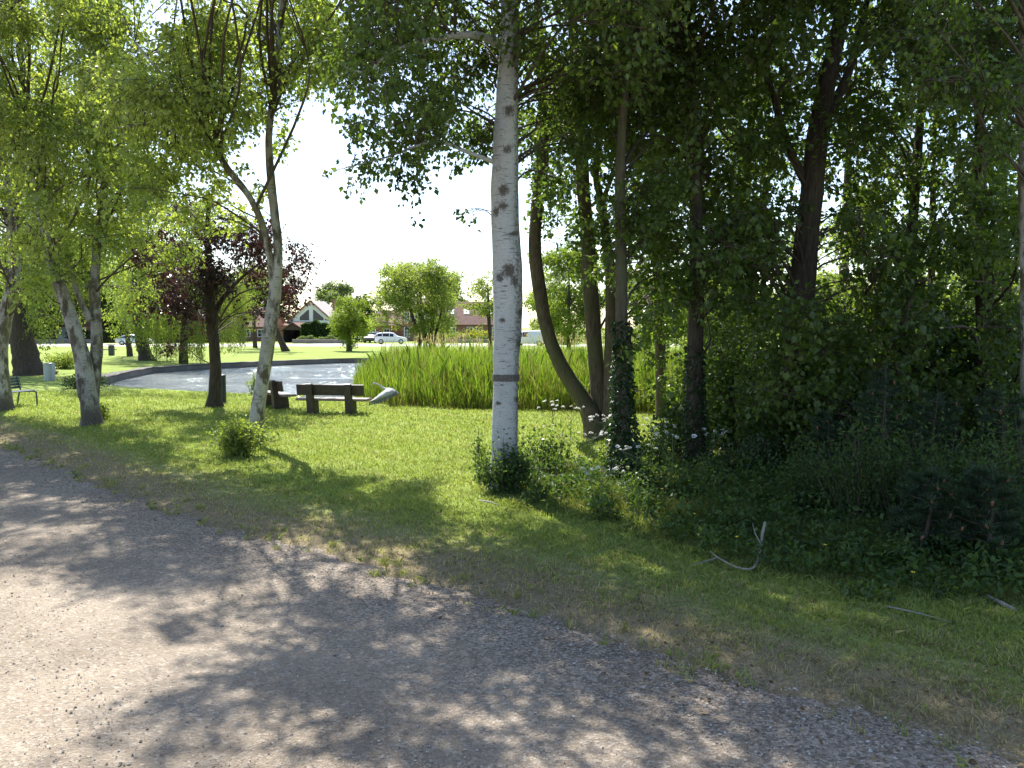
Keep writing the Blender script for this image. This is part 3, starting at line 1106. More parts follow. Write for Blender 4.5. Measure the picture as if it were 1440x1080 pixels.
st = stem_px(Yb, big_pts)
cl = fill(31, (500, -60, 690, 110, 9.6, 13.5, 30, 0.35, 0.6), (540, 100, 690, 215, 10, 13, 15, 0.25, 0.42), (740, -120, 900, 130, 9.8, 14, 24, 0.4, 0.65),
          (520, 190, 640, 225, 10.6, 11.8, 5, 0.16, 0.24), (640, 180, 690, 240, 11, 12.5, 3, 0.18, 0.25), (560, -420, 900, -80, 8.6, 14, 34, 0.45, 0.75), (620, 285, 690, 300, 11.5, 12, 2, 0.1, 0.13), (470, 205, 530, 240, 11, 11.6, 4, 0.14, 0.22), (485, 110, 570, 200, 10.8, 12, 9, 0.18, 0.3), (440, 40, 520, 115, 11, 12.5, 9, 0.22, 0.36), (520, 215, 600, 250, 10.8, 11.6, 4, 0.15, 0.22),
          (760, 130, 840, 260, 11, 14, 10, 0.3, 0.5))
st_l = [st, ([P(700, 62, Yb), P(672, 50, Yb - 0.3), P(625, 52, Yb - 0.5), P(585, 62, Yb - 0.6), P(545, 72, Yb - 0.8)], [0.06, 0.05, 0.042, 0.034, 0.022]),
        ([P(545, 72, Yb - 0.8), P(520, 100, Yb - 0.8), P(495, 98, Yb - 0.7), P(474, 88, Yb - 0.6)], [0.02, 0.016, 0.012, 0.006]),
        ([P(700, 230, Yb), P(660, 215, Yb - 0.3), P(610, 200, Yb - 0.5), P(540, 222, Yb - 0.6), P(470, 240, Yb - 0.6)], [0.035, 0.026, 0.02, 0.012, 0.005])]
big_birch = make_tree('white_birch', 'big white birch trunk with black scars and a dark band, nearest tree to the camera', 'tree', bb, st_l, cl, M['birch'], M['leaf_grove'], 0.075, 500, 0.55, 3,
                      width=0.75, knot=big_knot_shade, sides=48, wob=0.022, flare=(0.3, 0.22, 5), rings=160)
# hanging spray at the tip of the low left branch
g = np.random.default_rng(8)
mbh, mlh = MB(), MB()
for (x, y0, y1) in [(574, 228, 306), (566, 225, 262), (585, 235, 318), (556, 230, 268), (578, 240, 290)]:
    a, b = P(x, y0, 11.2), P(x + g.normal() * 5, y1, 11.2)
    mbh.tube([a, 0.5 * (a + b) + g.normal(size=3) * 0.03, b], [0.004, 0.003, 0.002], 4, 6)
    m = 26
    t = g.random(m)[:, None]
    C = a + (b - a) * t + g.normal(size=(m, 3)) * 0.045
    D = g.normal(size=(m, 3)) * 0.45 + np.array([0, 0, -1.0])
    mlh.leaves(C, D, 0.06 + 0.02 * g.random(m), 0.72, g.random(m) * 0.4, g=g)
mbh.build('hanging_twigs', M['twig'], big_birch, bb)
mlh.build('hanging_leaves', M['leaf_dark'], big_birch, bb)
# dark band round the trunk
mb = MB()
a, b = P(711.5, 535.5, Yb), P(711.5, 526, Yb)
mb.tube([a, 0.5 * (a + b), b], [0.196, 0.199, 0.197], 48, 8, wob=0.012, cap=True)
mb.build('bark_band', M['band'], big_birch, bb)

# ------------------------------------------------------------------ leaning birch
Yl = depth_of(625)
lb_ = G(359, 625)


def lean_knot(V):
    k = 0.42 * np.clip(np.sin(V[:, 2] * 5.1 + V[:, 0] * 7) * 0.6 + np.sin(V[:, 2] * 13 + V[:, 0] * 9) * 0.5, 0, 1)
    return np.maximum(k, np.clip(0.6 - V[:, 2] * 0.5, 0, 0.6))


sA = stem_px(Yl, [(358, 632, 23), (361, 590, 20), (368, 540, 19), (376, 490, 19), (383, 440, 18), (388, 395, 16), (391, 350, 13), (386, 300, 12), (381, 250, 11), (378, 205, 10), (381, 160, 9), (388, 110, 8), (393, 50, 8),
                   (400, -60, 6), (410, -200, 3)], -0.8)
sB = stem_px(Yl - 0.25, [(386, 415, 11), (381, 370, 10), (374, 335, 9.5), (363, 300, 9), (345, 268, 8), (322, 240, 9), (300, 205, 8), (275, 165, 7), (240, 120, 5), (190, 60, 3)], -1.2)
sC = stem_px(Yl - 0.6, [(300, 205, 6), (280, 200, 5), (255, 190, 4), (215, 175, 4), (160, 180, 2)], -0.8)
cl = fill(41, (300, -60, 460, 90, 14.0, 18.0, 22, 0.35, 0.6), (120, 20, 330, 170, 13.2, 17.5, 26, 0.4, 0.65), (200, 160, 370, 270, 14.0, 17.5, 18, 0.3, 0.5), (330, 90, 410, 200, 15, 17, 9, 0.25, 0.4),
          (380, 20, 480, 110, 14, 17, 10, 0.3, 0.45), (260, 260, 350, 330, 15, 17, 6, 0.22, 0.35), (150, -420, 520, -70, 11.5, 17.5, 34, 0.4, 0.7), (250, -300, 560, -110, 9.3, 12.0, 16, 0.35, 0.6), (395, 120, 440, 180, 15.5, 16.3, 3, 0.15, 0.22))
make_tree('leaning_birch', 'slender leaning birch with forked crown rising from the leafy bush', 'tree', lb_, [sA, sB, sC], cl, M['birch_old'], M['leaf_birch'], 0.08, 560, 0.6, 4, width=0.72, knot=lean_knot, sides=24,
          wob=0.035, flare=(0.22, 0.22, 4), rings=90)

# ------------------------------------------------------------------ forked birch, left
Yf = depth_of(598)
fb = G(128, 598)


def fork_knot(V):
    k = 0.5 * np.clip(np.sin(V[:, 2] * 4.3 + V[:, 0] * 5) * 0.6 + np.sin(V[:, 2] * 11 + V[:, 0] * 8) * 0.55, 0, 1)
    return np.maximum(k, np.clip(1.0 - V[:, 2] * 1.1, 0, 1))


sA = stem_px(Yf, [(130, 604, 28), (127, 575, 25), (122, 545, 25), (117, 510, 22), (108, 475, 20), (97, 440, 18), (87, 410, 17), (77, 380, 15), (68, 345, 13), (58, 290, 13), (48, 220, 11), (35, 120, 8), (20, 0, 5), (10, -120, 3)], -0.7)
sB = stem_px(Yf + 0.05, [(127, 575, 20), (132, 530, 18), (136, 485, 16), (135, 450, 14), (133, 415, 14), (134, 380, 12), (138, 330, 11), (146, 270, 10), (152, 190, 8), (165, 90, 6), (170, -30, 3)], 0.5)
sC = stem_px(Yf, [(126, 450, 9), (112, 418, 8), (102, 392, 6), (96, 360, 4)], 0.0)
cl = fill(51, (-60, -40, 170, 170, 15.5, 21, 46, 0.45, 0.75), (-40, 150, 200, 330, 16.5, 21.5, 40, 0.4, 0.65), (100, 240, 260, 360, 17.5, 21, 13, 0.3, 0.5), (0, 320, 110, 420, 18, 22, 12, 0.3, 0.45),
          (-150, -380, 220, -40, 15, 21, 22, 0.5, 0.85), (-60, -120, 300, 180, 22, 28, 26, 0.55, 0.95), (180, 170, 280, 300, 18, 21, 10, 0.35, 0.5))
make_tree('forked_birch', 'pale old birch forking into two stems, left of the pond', 'tree', fb, [sA, sB, sC], cl, M['birch_old'], M['leaf_birch'], 0.085, 500, 0.65, 5, width=0.72, knot=fork_knot, sides=24, wob=0.035,
          flare=(0.22, 0.3, 5), rings=80)

# ------------------------------------------------------------------ birch at the left edge
Ye = depth_of(578)
eb = G(6, 578)
sA = stem_px(Ye, [(6, 584, 24), (4, 550, 20), (1, 515, 19), (3, 475, 18), (10, 435, 17), (18, 400, 17), (20, 370, 15), (16, 320, 13), (8, 250, 11), (-5, 140, 8), (-20, 0, 4)], 0.0)
cl = fill(61, (-220, -60, 60, 250, 19, 26, 30, 0.5, 0.85), (-150, 240, 60, 380, 20, 25, 16, 0.4, 0.65), (0, 340, 60, 420, 21, 24, 5, 0.3, 0.4))
make_tree('edge_birch', 'white birch cut by the left edge, bending over the blue bench', 'tree', eb, [sA], cl, M['birch_old'], M['leaf_birch'], 0.095, 420, 0.6, 6, width=0.72, knot=fork_knot, sides=20, wob=0.035, flare=(0.3, 0.3, 5), rings=60)

# ------------------------------------------------------------------ copper beech
Yc = depth_of(573)
cb = G(302, 573)
sA = stem_px(Yc, [(302, 580, 26), (302, 555, 17), (303, 520, 16), (301, 480, 15), (297, 445, 14), (295, 410, 12), (293, 370, 10), (292, 320, 7), (294, 270, 3)], 0.0)
sB = stem_px(Yc, [(299, 450, 8), (310, 425, 7), (335, 395, 5), (365, 370, 3)], 0.5)
cl = fill(71, (215, 320, 300, 440, 22, 25.5, 16, 0.35, 0.55), (290, 310, 420, 420, 22, 26, 22, 0.35, 0.6), (240, 420, 285, 495, 22.5, 24.5, 8, 0.25, 0.35), (180, 330, 230, 390, 23, 26, 6, 0.3, 0.45), (350, 400, 425, 450, 23.5, 26, 7, 0.3, 0.4),
          (230, 280, 400, 330, 23, 26, 8, 0.35, 0.5))
make_tree('copper_beech', 'young beech with dark purple leaves standing before the pond', 'tree', cb, [sA, sB], cl, M['bark_dark'], M['leaf_copper'], 0.09, 380, 0.45, 7, width=0.65, sides=14, wob=0.03, flare=(0.25, 0.3, 5), rings=50)

# ------------------------------------------------------------------ willows and trees on the left bank
Yw = depth_of(527)
wb = G(40, 527)
sA = stem_px(Yw, [(46, 534, 44), (38, 510, 34), (32, 480, 29), (27, 450, 25), (22, 415, 22), (18, 370, 20), (20, 300, 12), (30, 220, 5)], 0.0)
cl = fill(81, (-60, 300, 200, 420, 37, 46, 30, 0.8, 1.3), (40, 400, 110, 470, 38, 43, 8, 0.5, 0.8), (-80, 100, 260, 320, 36, 46, 36, 1.0, 1.7))
make_tree('old_willow', 'old tree with a thick dark leaning trunk behind the grey bollard', 'tree', wb, [sA], cl, M['bark_dark'], M['leaf_far'], 0.13, 150, 1.2, 8, width=0.5, sides=18, wob=0.05, flare=(0.6, 0.45, 6), twigs=False, rings=50)

Yt = depth_of(507)
tb = G(205, 507)
sA = stem_px(Yt, [(208, 510, 20), (203, 495, 16), (198, 475, 15), (194, 450, 13), (190, 420, 10), (188, 380, 5)], 0.0)
cl = fill(91, (140, 370, 240, 460, 52, 62, 22, 0.9, 1.4), (150, 290, 300, 380, 52, 62, 18, 1.1, 1.7))
make_tree('bank_tree', 'stout leaning trunk on the far bank in front of the silver car', 'tree', tb, [sA], cl, M['bark_dark'], M['leaf_far'], 0.16, 120, 0.5, 9, sides=14, wob=0.05, flare=(0.5, 0.4, 5), twigs=False, rings=40)
Yt2 = depth_of(501)
tb2 = G(183, 501)
sA = stem_px(Yt2, [(183, 503, 9), (181, 485, 7), (177, 462, 6), (172, 435, 4), (170, 400, 2)], 0.0)
cl = fill(92, (150, 390, 200, 445, 62, 68, 10, 0.8, 1.2))
make_tree('thin_bank_tree', 'thin dark tree stem beside the black litter bin on the far bank', 'tree', tb2, [sA], cl, M['bark_dark'], M['leaf_far'], 0.17, 110, 0.4, 10, sides=10, wob=0.04, twigs=False, rings=30)

# weeping willow with curtains over the water
Yv = 53.0
vb = np.array([P(258, 515, Yv)[0], Yv, 0.0])
sA = ([vb + np.array([0, 0, -0.1]), vb + np.array([0.05, 0, 1.5]), vb + np.array([0.2, 0, 3.2]), vb + np.array([0.5, 0, 5.0]), vb + np.array([0.9, 0, 6.5])], [0.30, 0.24, 0.2, 0.14, 0.05])
root = thing('weeping_willow', 'weeping willow hanging yellow green curtains over the far water', 'tree', vb)
mt, mbr, ml = MB(), MB(), MB()
C_, R_ = mt.tube(sA[0], sA[1], 12, 24, wob=0.05)
mt.build('trunk', M['bark_dark'], root, vb)
g = np.random.default_rng(12)
for (x0, x1, yt, yb, m) in [(213, 250, 440, 516, 26), (250, 290, 445, 520, 26), (306, 348, 415, 502, 30), (330, 352, 420, 470, 10), (225, 345, 395, 440, 26)]:
    for _ in range(m):
        x = g.uniform(x0, x1)
        Yq = Yv + g.uniform(-2.2, 2.2)
        a = P(x, yt + g.uniform(-8, 12), Yq)
        b = P(x + g.normal() * 2.5, yb - g.uniform(0, 30), Yq)
        b[2] = max(b[2], 0.1)
        if g.random() < 0.35:
            mid = 0.5 * (C_[-3] + a) + np.array([0, 0, 0.6])
            mbr.tube([C_[-4], mid, a], [0.05, 0.03, 0.012], 5, 8, cap=False)
        mbr.sticks(a[None], b[None], 0.008, 0.004)
        k = 110
        t = g.random(k)[:, None]
        C = a + (b - a) * t + g.normal(size=(k, 3)) * np.array([0.13, 0.13, 0.05])
        D = g.normal(size=(k, 3)) * 0.35 + np.array([0, 0, -1.0])
        ml.leaves(C, D, 0.13 + 0.06 * g.random(k), 0.28, np.clip(0.4 * g.random() + 0.6 * g.random(k), 0, 1), g=g)
mbr.build('branches', M['twig'], root, vb)
ml.build('crown', M['leaf_willow'], root, vb)

# leaning dark trunk and slim trunk beyond the pond
Yk = depth_of(494)
kb = G(402, 494)
sA = stem_px(Yk, [(403, 496, 12), (397, 484, 9), (390, 468, 8), (382, 448, 7), (374, 425, 5), (366, 400, 2)], 0.0)
make_tree('leaning_bank_tree', 'dark trunk leaning left on the lawn beyond the pond', 'tree', kb, [sA], fill(93, (330, 385, 400, 440, 76, 82, 12, 0.9, 1.5)), M['bark_dark'], M['leaf_far'], 0.2, 90, 0.4, 11, sides=10, twigs=False, rings=24)
Yk2 = depth_of(489)
kb2 = G(359, 489)
sA = stem_px(Yk2, [(359, 490, 7), (358, 475, 6), (357, 455, 5), (356, 430, 4), (356, 400, 2)], 0.0)
make_tree('slim_bank_tree', 'slim upright dark trunk between the willow curtain and the leaning birch', 'tree', kb2, [sA], fill(94, (330, 380, 385, 430, 88, 94, 10, 1.0, 1.6)), M['bark_dark'], M['leaf_far'], 0.22, 80, 0.3, 12, sides=10, twigs=False, rings=24)

# ------------------------------------------------------------------ trees beyond the pond
b = G(491, 494)
Yq = b[1]
cl = fill(101, (474, 422, 508, 446, Yq - 1.2, Yq + 1.2, 16, 0.4, 0.6), (468, 440, 516, 466, Yq - 1.7, Yq + 1.7, 26, 0.45, 0.65), (478, 462, 506, 480, Yq - 1, Yq + 1, 9, 0.35, 0.5), (484, 478, 500, 490, Yq - 0.4, Yq + 0.4, 5, 0.25, 0.35), (484, 416, 500, 426, Yq - 0.6, Yq + 0.6, 3, 0.3, 0.45))
make_tree('cone_tree', 'small light green cone shaped tree on the lawn beyond the pond', 'tree', b, [stem_px(Yq, [(491, 496, 9), (491, 480, 7), (491, 450, 5), (491, 420, 1)])], cl, M['bark'], M['leaf_bright'], 0.15, 260, 0.15, 101, sides=10, twigs=False, rings=20)
b = G(600, 497)
g0 = np.random.default_rng(102)
bz = b.copy()
H_ = P(590, 364, b[1])[2]
cl = fill(102, (535, 372, 632, 440, b[1] - 3, b[1] + 3, 44, 0.7, 1.15), (528, 410, 560, 455, b[1] - 2, b[1] + 2, 10, 0.5, 0.8), (555, 425, 635, 470, b[1] - 2.5, b[1] + 2.5, 18, 0.5, 0.9), (565, 362, 610, 385, b[1] - 1.5, b[1] + 1.5, 6, 0.5, 0.7))
sts = []
for (x0, x1, xt, w) in [(588, 590, 570, 7), (598, 598, 590, 7), (606, 606, 612, 7), (600, 596, 585, 5), (612, 612, 626, 5)]:
    sts.append(stem_px(b[1] + g0.uniform(-0.8, 0.8), [(x0, 500, w), (x1, 475, w * 0.8), ((x1 + xt) / 2, 445, w * 0.65), (xt, 400, w * 0.35), (xt, 380, 1)]))
make_tree('clump_tree', 'large round bushy tree on several stems beyond the reeds', 'tree', b, sts, cl, M['bark_dark'], M['leaf_far'], 0.17, 200, 0.25, 102, sides=10, twigs=False, rings=24)
b = G(623, 493)
make_tree('pale_tree', 'pale thin crowned tree showing behind the large round tree', 'tree', b, [stem_px(b[1], [(623, 495, 7), (622, 470, 5), (622, 440, 4), (622, 400, 2)])],
          fill(103, (608, 385, 650, 450, b[1] - 2, b[1] + 2, 16, 0.7, 1.0)), M['bark_dark'], M['leaf_far'], 0.18, 110, 0.25, 103, sides=10, twigs=False, rings=20)
b = G(689, 497)
make_tree('garden_tree', 'loose tree with dark thin trunk just left of the white birch, before the brick house', 'tree', b, [stem_px(b[1], [(690, 499, 7), (689, 470, 5), (687, 440, 5), (686, 400, 2)]), stem_px(b[1], [(687, 445, 3), (670, 430, 2), (655, 428, 1)])],
          fill(104, (655, 392, 705, 440, b[1] - 2, b[1] + 2, 15, 0.6, 0.95), (648, 425, 690, 445, b[1] - 1.5, b[1] + 1.5, 6, 0.45, 0.65)), M['bark_dark'], M['leaf_far'], 0.17, 120, 0.25, 104, sides=10, twigs=False, rings=20)


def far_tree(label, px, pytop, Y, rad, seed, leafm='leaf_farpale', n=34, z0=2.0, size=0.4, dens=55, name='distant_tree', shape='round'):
    b = P(px, 470, Y)
    b[2] = 0
    h = P(px, pytop, Y)[2]
    return simple_tree(name, label, b, h, z0, rad, n, rad * 0.26, rad * 0.42, 0.25, M[leafm], M['bark_dark'], size, dens, seed, shape)


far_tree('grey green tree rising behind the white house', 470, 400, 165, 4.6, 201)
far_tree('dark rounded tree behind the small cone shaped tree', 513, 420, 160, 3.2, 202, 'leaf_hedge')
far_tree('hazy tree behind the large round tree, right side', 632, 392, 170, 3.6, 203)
far_tree('bright feathery tree seen between white birch and curved trunk', 772, 385, 118, 2.6, 204, 'leaf_far', size=0.25, dens=90)
far_tree('tall sunlit tree seen between the curved trunk and straight stems', 800, 345, 85, 3.6, 205, 'leaf_bright', n=44, size=0.24, dens=90)
far_tree('sunlit bushy tree right of the multi stem trunk', 915, 400, 75, 3.2, 206, 'leaf_bright', n=40, size=0.24, dens=90, z0=1.0)
far_tree('broad far tree showing through the grove, left part', 1010, 395, 80, 4.6, 207, 'leaf_far', n=50, size=0.3, dens=80, z0=1.0)
far_tree('broad far tree showing through the grove, middle part', 1150, 400, 85, 5.2, 208, 'leaf_far', n=56, size=0.3, dens=80, z0=1.5)
far_tree('broad far tree showing through the grove, right part', 1290, 405, 80, 4.6, 209, 'leaf_far', n=50, size=0.3, dens=80, z0=1.5)
far_tree('broad far tree at the right end of the grove', 1400, 400, 90, 4.8, 210, 'leaf_far', n=50, size=0.3, dens=80, z0=1.5)
far_tree('far tree past the left edge of the lawn, nearer one', -140, 380, 100, 5.0, 214, 'leaf_far', n=40, size=0.35, dens=60)
far_tree('far tree past the left edge of the lawn, farther one', -330, 360, 120, 7.0, 215, 'leaf_far', n=44, size=0.4, dens=55)
far_tree('dark far tree behind the old willow at the left', 60, 330, 130, 9.0, 211, 'leaf_far', n=60, size=0.45, dens=50)
far_tree('dark far tree behind the purple beech', 240, 360, 135, 9.0, 212, 'leaf_hedge', n=60, size=0.45, dens=50)
far_tree('rounded far tree above the left brick cottage', 345, 390, 150, 6.0, 213, 'leaf_hedge', n=46, size=0.42, dens=50)

# ------------------------------------------------------------------ grove at the right
# multi-stem alder
Ym = depth_of(618)
ab_ = G(846, 618)
sts = [stem_px(Ym, [(842, 622, 44), (832, 585, 30), (815, 555, 23), (795, 525, 21), (778, 490, 20), (765, 445, 19), (757, 395, 18.5), (752, 345, 18), (755, 295, 17), (761, 245, 18), (764, 180, 16), (762, 100, 13), (756, 0, 10), (750, -150, 5)]),
       stem_px(Ym + 0.1, [(850, 622, 34), (845, 580, 25), (840, 530, 23), (835, 470, 22), (830, 400, 21), (826, 330, 20), (820, 260, 18), (814, 170, 18), (808, 70, 14), (800, -60, 8), (795, -180, 3)]),
       stem_px(Ym - 0.15, [(858, 620, 30), (859, 570, 22), (859, 510, 20), (860, 450, 18), (859, 390, 16), (852, 330, 13), (846, 285, 11), (838, 245, 9), (843, 205, 8), (848, 150, 7), (845, 60, 5), (840, -50, 3)]),
       stem_px(Ym - 0.1, [(846, 285, 7), (858, 255, 6), (868, 220, 5), (880, 170, 3)])]
cl = fill(301, (740, -60, 960, 120, 15, 19, 28, 0.45, 0.75), (735, 120, 960, 260, 15.5, 19, 26, 0.35, 0.6), (770, 250, 960, 340, 16, 19, 16, 0.3, 0.5), (745, 260, 800, 330, 17, 18, 5, 0.2, 0.35), (880, 340, 960, 430, 17, 20, 9, 0.3, 0.5),
          (700, -420, 980, -60, 14, 19, 46, 0.6, 1.0), (780, 340, 835, 420, 17.3, 18.5, 4, 0.18, 0.28))
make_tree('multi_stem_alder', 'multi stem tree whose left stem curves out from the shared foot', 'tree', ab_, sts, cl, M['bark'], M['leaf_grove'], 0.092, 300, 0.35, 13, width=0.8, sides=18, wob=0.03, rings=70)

# ivy clad stem in front of it
Yi = depth_of(683)
ib = G(880, 683)
sts = [stem_px(Yi, [(880, 690, 26), (878, 640, 20), (876, 580, 19), (875, 500, 18), (874, 420, 17), (873, 330, 16), (872, 240, 14), (876, 160, 12), (884, 60, 10), (895, -60, 7), (900, -200, 3)])]
cl = fill(311, (840, -80, 1040, 140, 11, 14.5, 30, 0.4, 0.65), (850, 130, 1000, 280, 11.5, 14.5, 18, 0.3, 0.5), (890, 280, 970, 400, 12, 14, 8, 0.25, 0.4), (845, 300, 930, 560, 11.6, 13, 9, 0.2, 0.34), (820, -400, 1080, -80, 10, 14.5, 22, 0.45, 0.75))
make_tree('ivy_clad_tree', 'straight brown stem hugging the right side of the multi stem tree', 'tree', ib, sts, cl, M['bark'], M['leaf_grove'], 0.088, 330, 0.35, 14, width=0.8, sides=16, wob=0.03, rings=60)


def ivy(label, stemfn, z0, z1, rad, n, seed, size=0.05, bushy=0.0):
    g = np.random.default_rng(seed)
    pts, rd = stemfn
    pts = np.array(pts)
    rd = np.array(rd)
    base = pts[0].copy()
    base[2] = 0
    z = z0 + (z1 - z0) * g.random(n) ** 1.9
    i = np.clip(np.searchsorted(pts[:, 2], z) - 1, 0, len(pts) - 2)
    t = np.clip((z - pts[i, 2]) / (pts[i + 1, 2] - pts[i, 2] + 1e-6), 0, 1)[:, None]
    c = pts[i] * (1 - t) + pts[i + 1] * t
    r = rd[i] * (1 - t[:, 0]) + rd[i + 1] * t[:, 0]
    a = g.random(n) * 2 * pi
    lob = 0.5 + 0.5 * np.sin(a * 2 + z * 3 + seed) * np.sin(z * 4.1 + seed)
    rr = r + rad * (0.15 + lob) * g.random(n) ** 0.7 * (1 - 0.75 * (z - z0) / (z1 - z0)) + bushy * np.exp(-z / 0.35) * g.random(n)
    C = c + np.stack([np.cos(a) * rr, np.sin(a) * rr, np.zeros(n)], 1)
    C[:, 2] = z
    D = np.stack([np.cos(a) * 0.6, np.sin(a) * 0.6, -0.7 + 0 * a], 1) + g.normal(size=(n, 3)) * 0.4
    root = thing('ivy', label, 'ivy', base)
    ml = MB()
    ml.leaves(C, D, size * (0.6 + 0.8 * g.random(n)), 0.85, g.random(n) * 0.8, g=g)
    ml.build('foliage', M['leaf_ivy'], root, base)
    ms = MB()
    for k in range(5):
        a0 = g.random() * 6.28
        zz = np.linspace(0.0, z0 + (z1 - z0) * g.uniform(0.6, 0.95), 9)
        ii = np.clip(np.searchsorted(pts[:, 2], zz) - 1, 0, len(pts) - 2)
        tt = np.clip((zz - pts[ii, 2]) / (pts[ii + 1, 2] - pts[ii, 2] + 1e-6), 0, 1)[:, None]
        cc = pts[ii] * (1 - tt) + pts[ii + 1] * tt
        r2 = rd[ii] * (1 - tt[:, 0]) + rd[ii + 1] * tt[:, 0] + 0.012
        an = a0 + 0.5 * np.sin(zz * 2 + k)
        cc = cc + np.stack([np.cos(an) * r2, np.sin(an) * r2, 0 * r2], 1)
        ms.tube(cc, np.linspace(0.012, 0.004, 9), 5, 20, cap=False)
    ms.build('stem', M['twig'], root, base)
    return root


ivy('dense dark ivy climbing the foot of the multi stem tree', stem_px(Yi, [(880, 690, 26), (878, 640, 20), (876, 580, 19), (875, 500, 18), (874, 420, 17), (873, 330, 16), (872, 240, 14)]), 0.02, 2.5, 0.18, 4200, 21, 0.055, 0.14)

# straight ivied trunk
Y1 = depth_of(660)
t1 = G(980, 660)
S1 = stem_px(Y1, [(981, 668, 30), (979, 620, 24), (977, 560, 23), (977, 500, 22), (979, 440, 21), (980, 380, 20), (979, 300, 18), (976, 220, 16), (970, 130, 14), (965, 40, 11), (960, -80, 8), (955, -220, 3)])
cl = fill(321, (900, -80, 1120, 130, 11.5, 16, 27, 0.4, 0.7), (900, 120, 1110, 300, 12, 16.5, 24, 0.35, 0.6), (905, 300, 1090, 420, 12.5, 16, 20, 0.3, 0.5), (900, -420, 1150, -80, 10.5, 16, 26, 0.5, 0.85), (995, 330, 1090, 500, 13, 16, 12, 0.3, 0.45))
S1b = stem_px(Y1, [(980, 210, 8), (995, 180, 6), (1012, 150, 5), (1030, 110, 3)])
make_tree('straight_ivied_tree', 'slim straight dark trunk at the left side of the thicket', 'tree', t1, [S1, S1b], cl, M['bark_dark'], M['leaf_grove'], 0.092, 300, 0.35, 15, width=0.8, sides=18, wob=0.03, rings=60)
ivy('ivy sleeve on the slim straight dark trunk', S1, 0.02, 2.1, 0.09, 2200, 22, 0.05, 0.05)

# thick leaning trunk
Y2 = depth_of(655)
t2 = G(1106, 655)
S2 = stem_px(Y2, [(1104, 665, 50), (1107, 610, 42), (1113, 540, 40), (1120, 470, 38), (1128, 400, 36), (1135, 330, 33), (1142, 265, 30), (1150, 190, 28), (1163, 115, 25), (1178, 50, 21), (1195, -50, 16), (1215, -200, 9), (1225, -300, 3)])
S2b = stem_px(Y2, [(1150, 180, 18), (1170, 150, 15), (1190, 110, 12), (1205, 60, 9), (1225, -20, 5)])
S2c = stem_px(Y2, [(1140, 270, 14), (1115, 220, 11), (1095, 165, 8), (1080, 100, 5)])
cl = fill(331, (1040, -80, 1300, 130, 11, 16, 28, 0.4, 0.7), (1050, 120, 1290, 270, 12, 16.5, 17, 0.3, 0.55), (1040, 280, 1110, 440, 13, 16, 12, 0.3, 0.45), (1160, 280, 1260, 440, 13, 16, 14, 0.3, 0.5), (1020, -420, 1320, -80, 10, 16, 34, 0.5, 0.85), (1060, 420, 1250, 610, 11.4, 12.8, 18, 0.3, 0.48), (960, 300, 1090, 430, 11.5, 13, 8, 0.28, 0.42))
make_tree('thick_dark_tree', 'thickest dark trunk of the grove, leaning right as it rises', 'tree', t2, [S2, S2b, S2c], cl, M['bark_dark'], M['leaf_grove'], 0.092, 300, 0.35, 16, width=0.8, sides=20, wob=0.03, flare=(0.35, 0.25, 5), rings=70)

# trunks further back and to the right
def grove_tree(label, Y, pts, rects, seed, leafm='leaf_grove', bark='bark_dark', dens=270, size=0.095, dY=0.0, name='grove_tree', twigs=True):
    st = stem_px(Y, pts, dY)
    b = st[0][0].copy()
    b[2] = 0.0
    st[0][0][2] = -0.1
    return make_tree(name, label, 'tree', b, [st], fill(seed, *rects), M[bark], M[leafm], size, dens, 0.35, seed, width=0.8, sides=14, wob=0.035, rings=45, twigs=twigs)


grove_tree('bare brown stem glimpsed behind, between ivied trunk and multi stem tree', 21, [(930, 592, 16), (929, 540, 15), (928, 470, 15), (925, 400, 14), (923, 330, 13), (920, 220, 12), (918, 80, 6)],
           [(885, 250, 985, 420, 19, 23, 16, 0.4, 0.6), (900, 400, 960, 500, 18.5, 20.5, 8, 0.3, 0.45), (880, 60, 1000, 260, 19, 23, 18, 0.5, 0.8)], 341, bark='bark')
grove_tree('left of two thin stems leaning together behind the straight trunk', 20, [(1020, 596, 16), (1025, 520, 14), (1032, 440, 13), (1040, 370, 12), (1050, 290, 10), (1060, 150, 5)],
           [(1000, 120, 1110, 320, 18, 22, 18, 0.45, 0.7), (985, 430, 1090, 520, 17, 20, 8, 0.35, 0.5)], 342, bark='bark')
grove_tree('right of two thin stems leaning together behind the straight trunk', 20.5, [(1036, 594, 16), (1042, 520, 14), (1050, 440, 13), (1060, 370, 12), (1075, 280, 10), (1095, 140, 5)],
           [(1040, 60, 1140, 260, 18, 23, 16, 0.45, 0.7), (1060, 500, 1120, 560, 18, 21, 6, 0.35, 0.5)], 343, bark='bark')
grove_tree('narrow dark trunk right of the thick one, with a bough to the left', 15.5, [(1262, 630, 20), (1266, 560, 17), (1272, 480, 16), (1278, 400, 15), (1284, 310, 14), (1290, 220, 12), (1300, 100, 9), (1315, -60, 4)],
           [(1170, 180, 1330, 330, 14, 18, 19, 0.35, 0.6), (1190, 320, 1340, 450, 14, 18, 17, 0.3, 0.5), (1200, -60, 1380, 180, 13, 17.5, 22, 0.45, 0.75), (1200, -360, 1400, -60, 12.5, 17, 22, 0.6, 0.9), (1190, 300, 1340, 590, 11.2, 13.6, 24, 0.3, 0.5)], 344)
grove_tree('slender stem of the thicket standing near its darkest middle', 18, [(1312, 615, 14), (1313, 540, 12), (1312, 460, 11), (1310, 380, 10), (1312, 280, 8), (1316, 120, 4)],
           [(1260, 250, 1380, 420, 17, 20, 11, 0.4, 0.6), (1260, 420, 1380, 520, 17, 20, 12, 0.35, 0.55)], 345)
